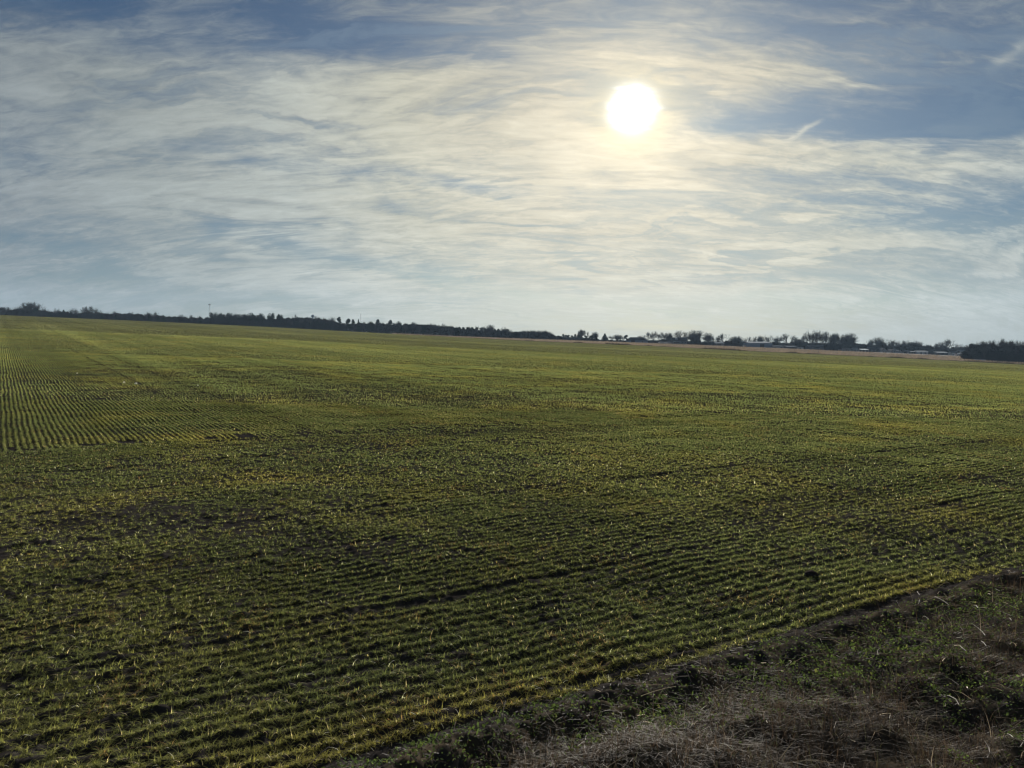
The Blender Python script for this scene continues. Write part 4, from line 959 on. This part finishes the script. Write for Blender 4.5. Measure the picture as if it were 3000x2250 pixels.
# irrigation pipe at the edge of the near wood
Yp = 428
pa = [P(px_, 985, Yp) for px_ in (2856, 2868, 2882, 2896)]; m = MB()
r = tag(empty('irrigation_pipe', (pa[0][0], Yp, gz1(pa[0][0], Yp))), 'long pale pipe lying on the ground in front of the near dark wood', 'pipe')
o0 = np.array(r.location)
for i in range(3):
    p0 = np.array([pa[i][0], Yp + i * .6, gz1(pa[i][0], Yp) + .35]) - o0; p1 = np.array([pa[i + 1][0], Yp + (i + 1) * .6, gz1(pa[i + 1][0], Yp) + .35]) - o0
    m.tube(p0, p1, .30, .30, 10)
m.build('pipe', M['pale'], r)
for i in range(4): m = MB(); q_ = np.array([pa[i][0], Yp + i * .6, gz1(pa[i][0], Yp)]) - o0; m.box(q_[0] - .25, q_[0] + .25, q_[1] - .3, q_[1] + .3, q_[2] - .2, q_[2] + .06); m.build('support', M['post'], r)
# lane in front of the houses
lane_x = np.linspace(2560, 2852, 40); v = []; f = []
for i, px_ in enumerate(lane_x):
    u = (px_ - 1500) / F
    for Yl in (578, 584): xx = u * Yl; v.append((xx, Yl, gz1(xx, Yl) + .10))
f = [(2 * i, 2 * i + 2, 2 * i + 3, 2 * i + 1) for i in range(39)]
M['lane'] = simple('pale_gravel', (.34, .33, .31), .9); tag(mesh_np('lane', np.array(v), np.array(f), M['lane']), kind='structure')

# ------------------------------------------------------------------ stones, clods
def rock(name, px, py, size, mat, label, cat, group=None):
    u, w_ = uw(px, py); Y = CZ / w_
    for _ in range(30): Y = (CZ - float(ground_z(np.array([u * Y]), np.array([Y]))[0])) / w_
    x = u * Y; z = float(ground_z(np.array([x]), np.array([Y]))[0])
    import bmesh
    bm = bmesh.new(); bmesh.ops.create_icosphere(bm, subdivisions=3, radius=size)
    sd = rng.uniform(0, 50)
    for v_ in bm.verts:
        p = v_.co / size; k_ = .72 + .55 * float(fbm(np.array([p.x * 1.6 + sd + p.z]), np.array([p.y * 1.6 + p.z * .8]), 3, 3)[0]); v_.co = v_.co * k_; v_.co.z *= .72
    me = bpy.data.meshes.new(name); bm.to_mesh(me); bm.free(); me.materials.append(mat)
    me.polygons.foreach_set('use_smooth', np.full(len(me.polygons), True))
    o = bpy.data.objects.new(name, me); o.location = (x, Y, z + size * .3); o.rotation_euler = (0, 0, rng.uniform(0, 6)); col.objects.link(o)
    tag(o, label, cat, group)
rock('stone', 226, 1094, .05, M['stone'], 'tiny white stone highest up the field on the left', 'stone')
rock('stone', 363, 1121, .06, M['stone'], 'white stone, left one of two lying close together in the rows', 'stone')
rock('stone', 398, 1125, .075, M['stone'], 'white stone, right one of two lying close together in the rows', 'stone')
rock('stone', 580, 1132, .04, M['stone'], 'tiny white stone alone to the right of the close pair', 'stone')
rock('clod', 2377, 1693, .10, M['clod'], 'big dark lump of earth in the wheat above the right verge', 'clod')

# ------------------------------------------------------------------ air
hb = MB(); hb.box(-2800, 2800, -2700, 2700, -160, 140)
m_, t_, o_ = newmat('haze_air'); pv = t_.node('ShaderNodeVolumePrincipled'); pv.inputs['Density'].default_value = 0.000055; pv.inputs['Color'].default_value = (.50, .72, 1.0, 1)
t_.l.new(pv.outputs[0], o_.inputs['Volume']); tag(hb.build('haze', m_), 'thin pale haze in the air over the field', 'haze', kind='stuff')
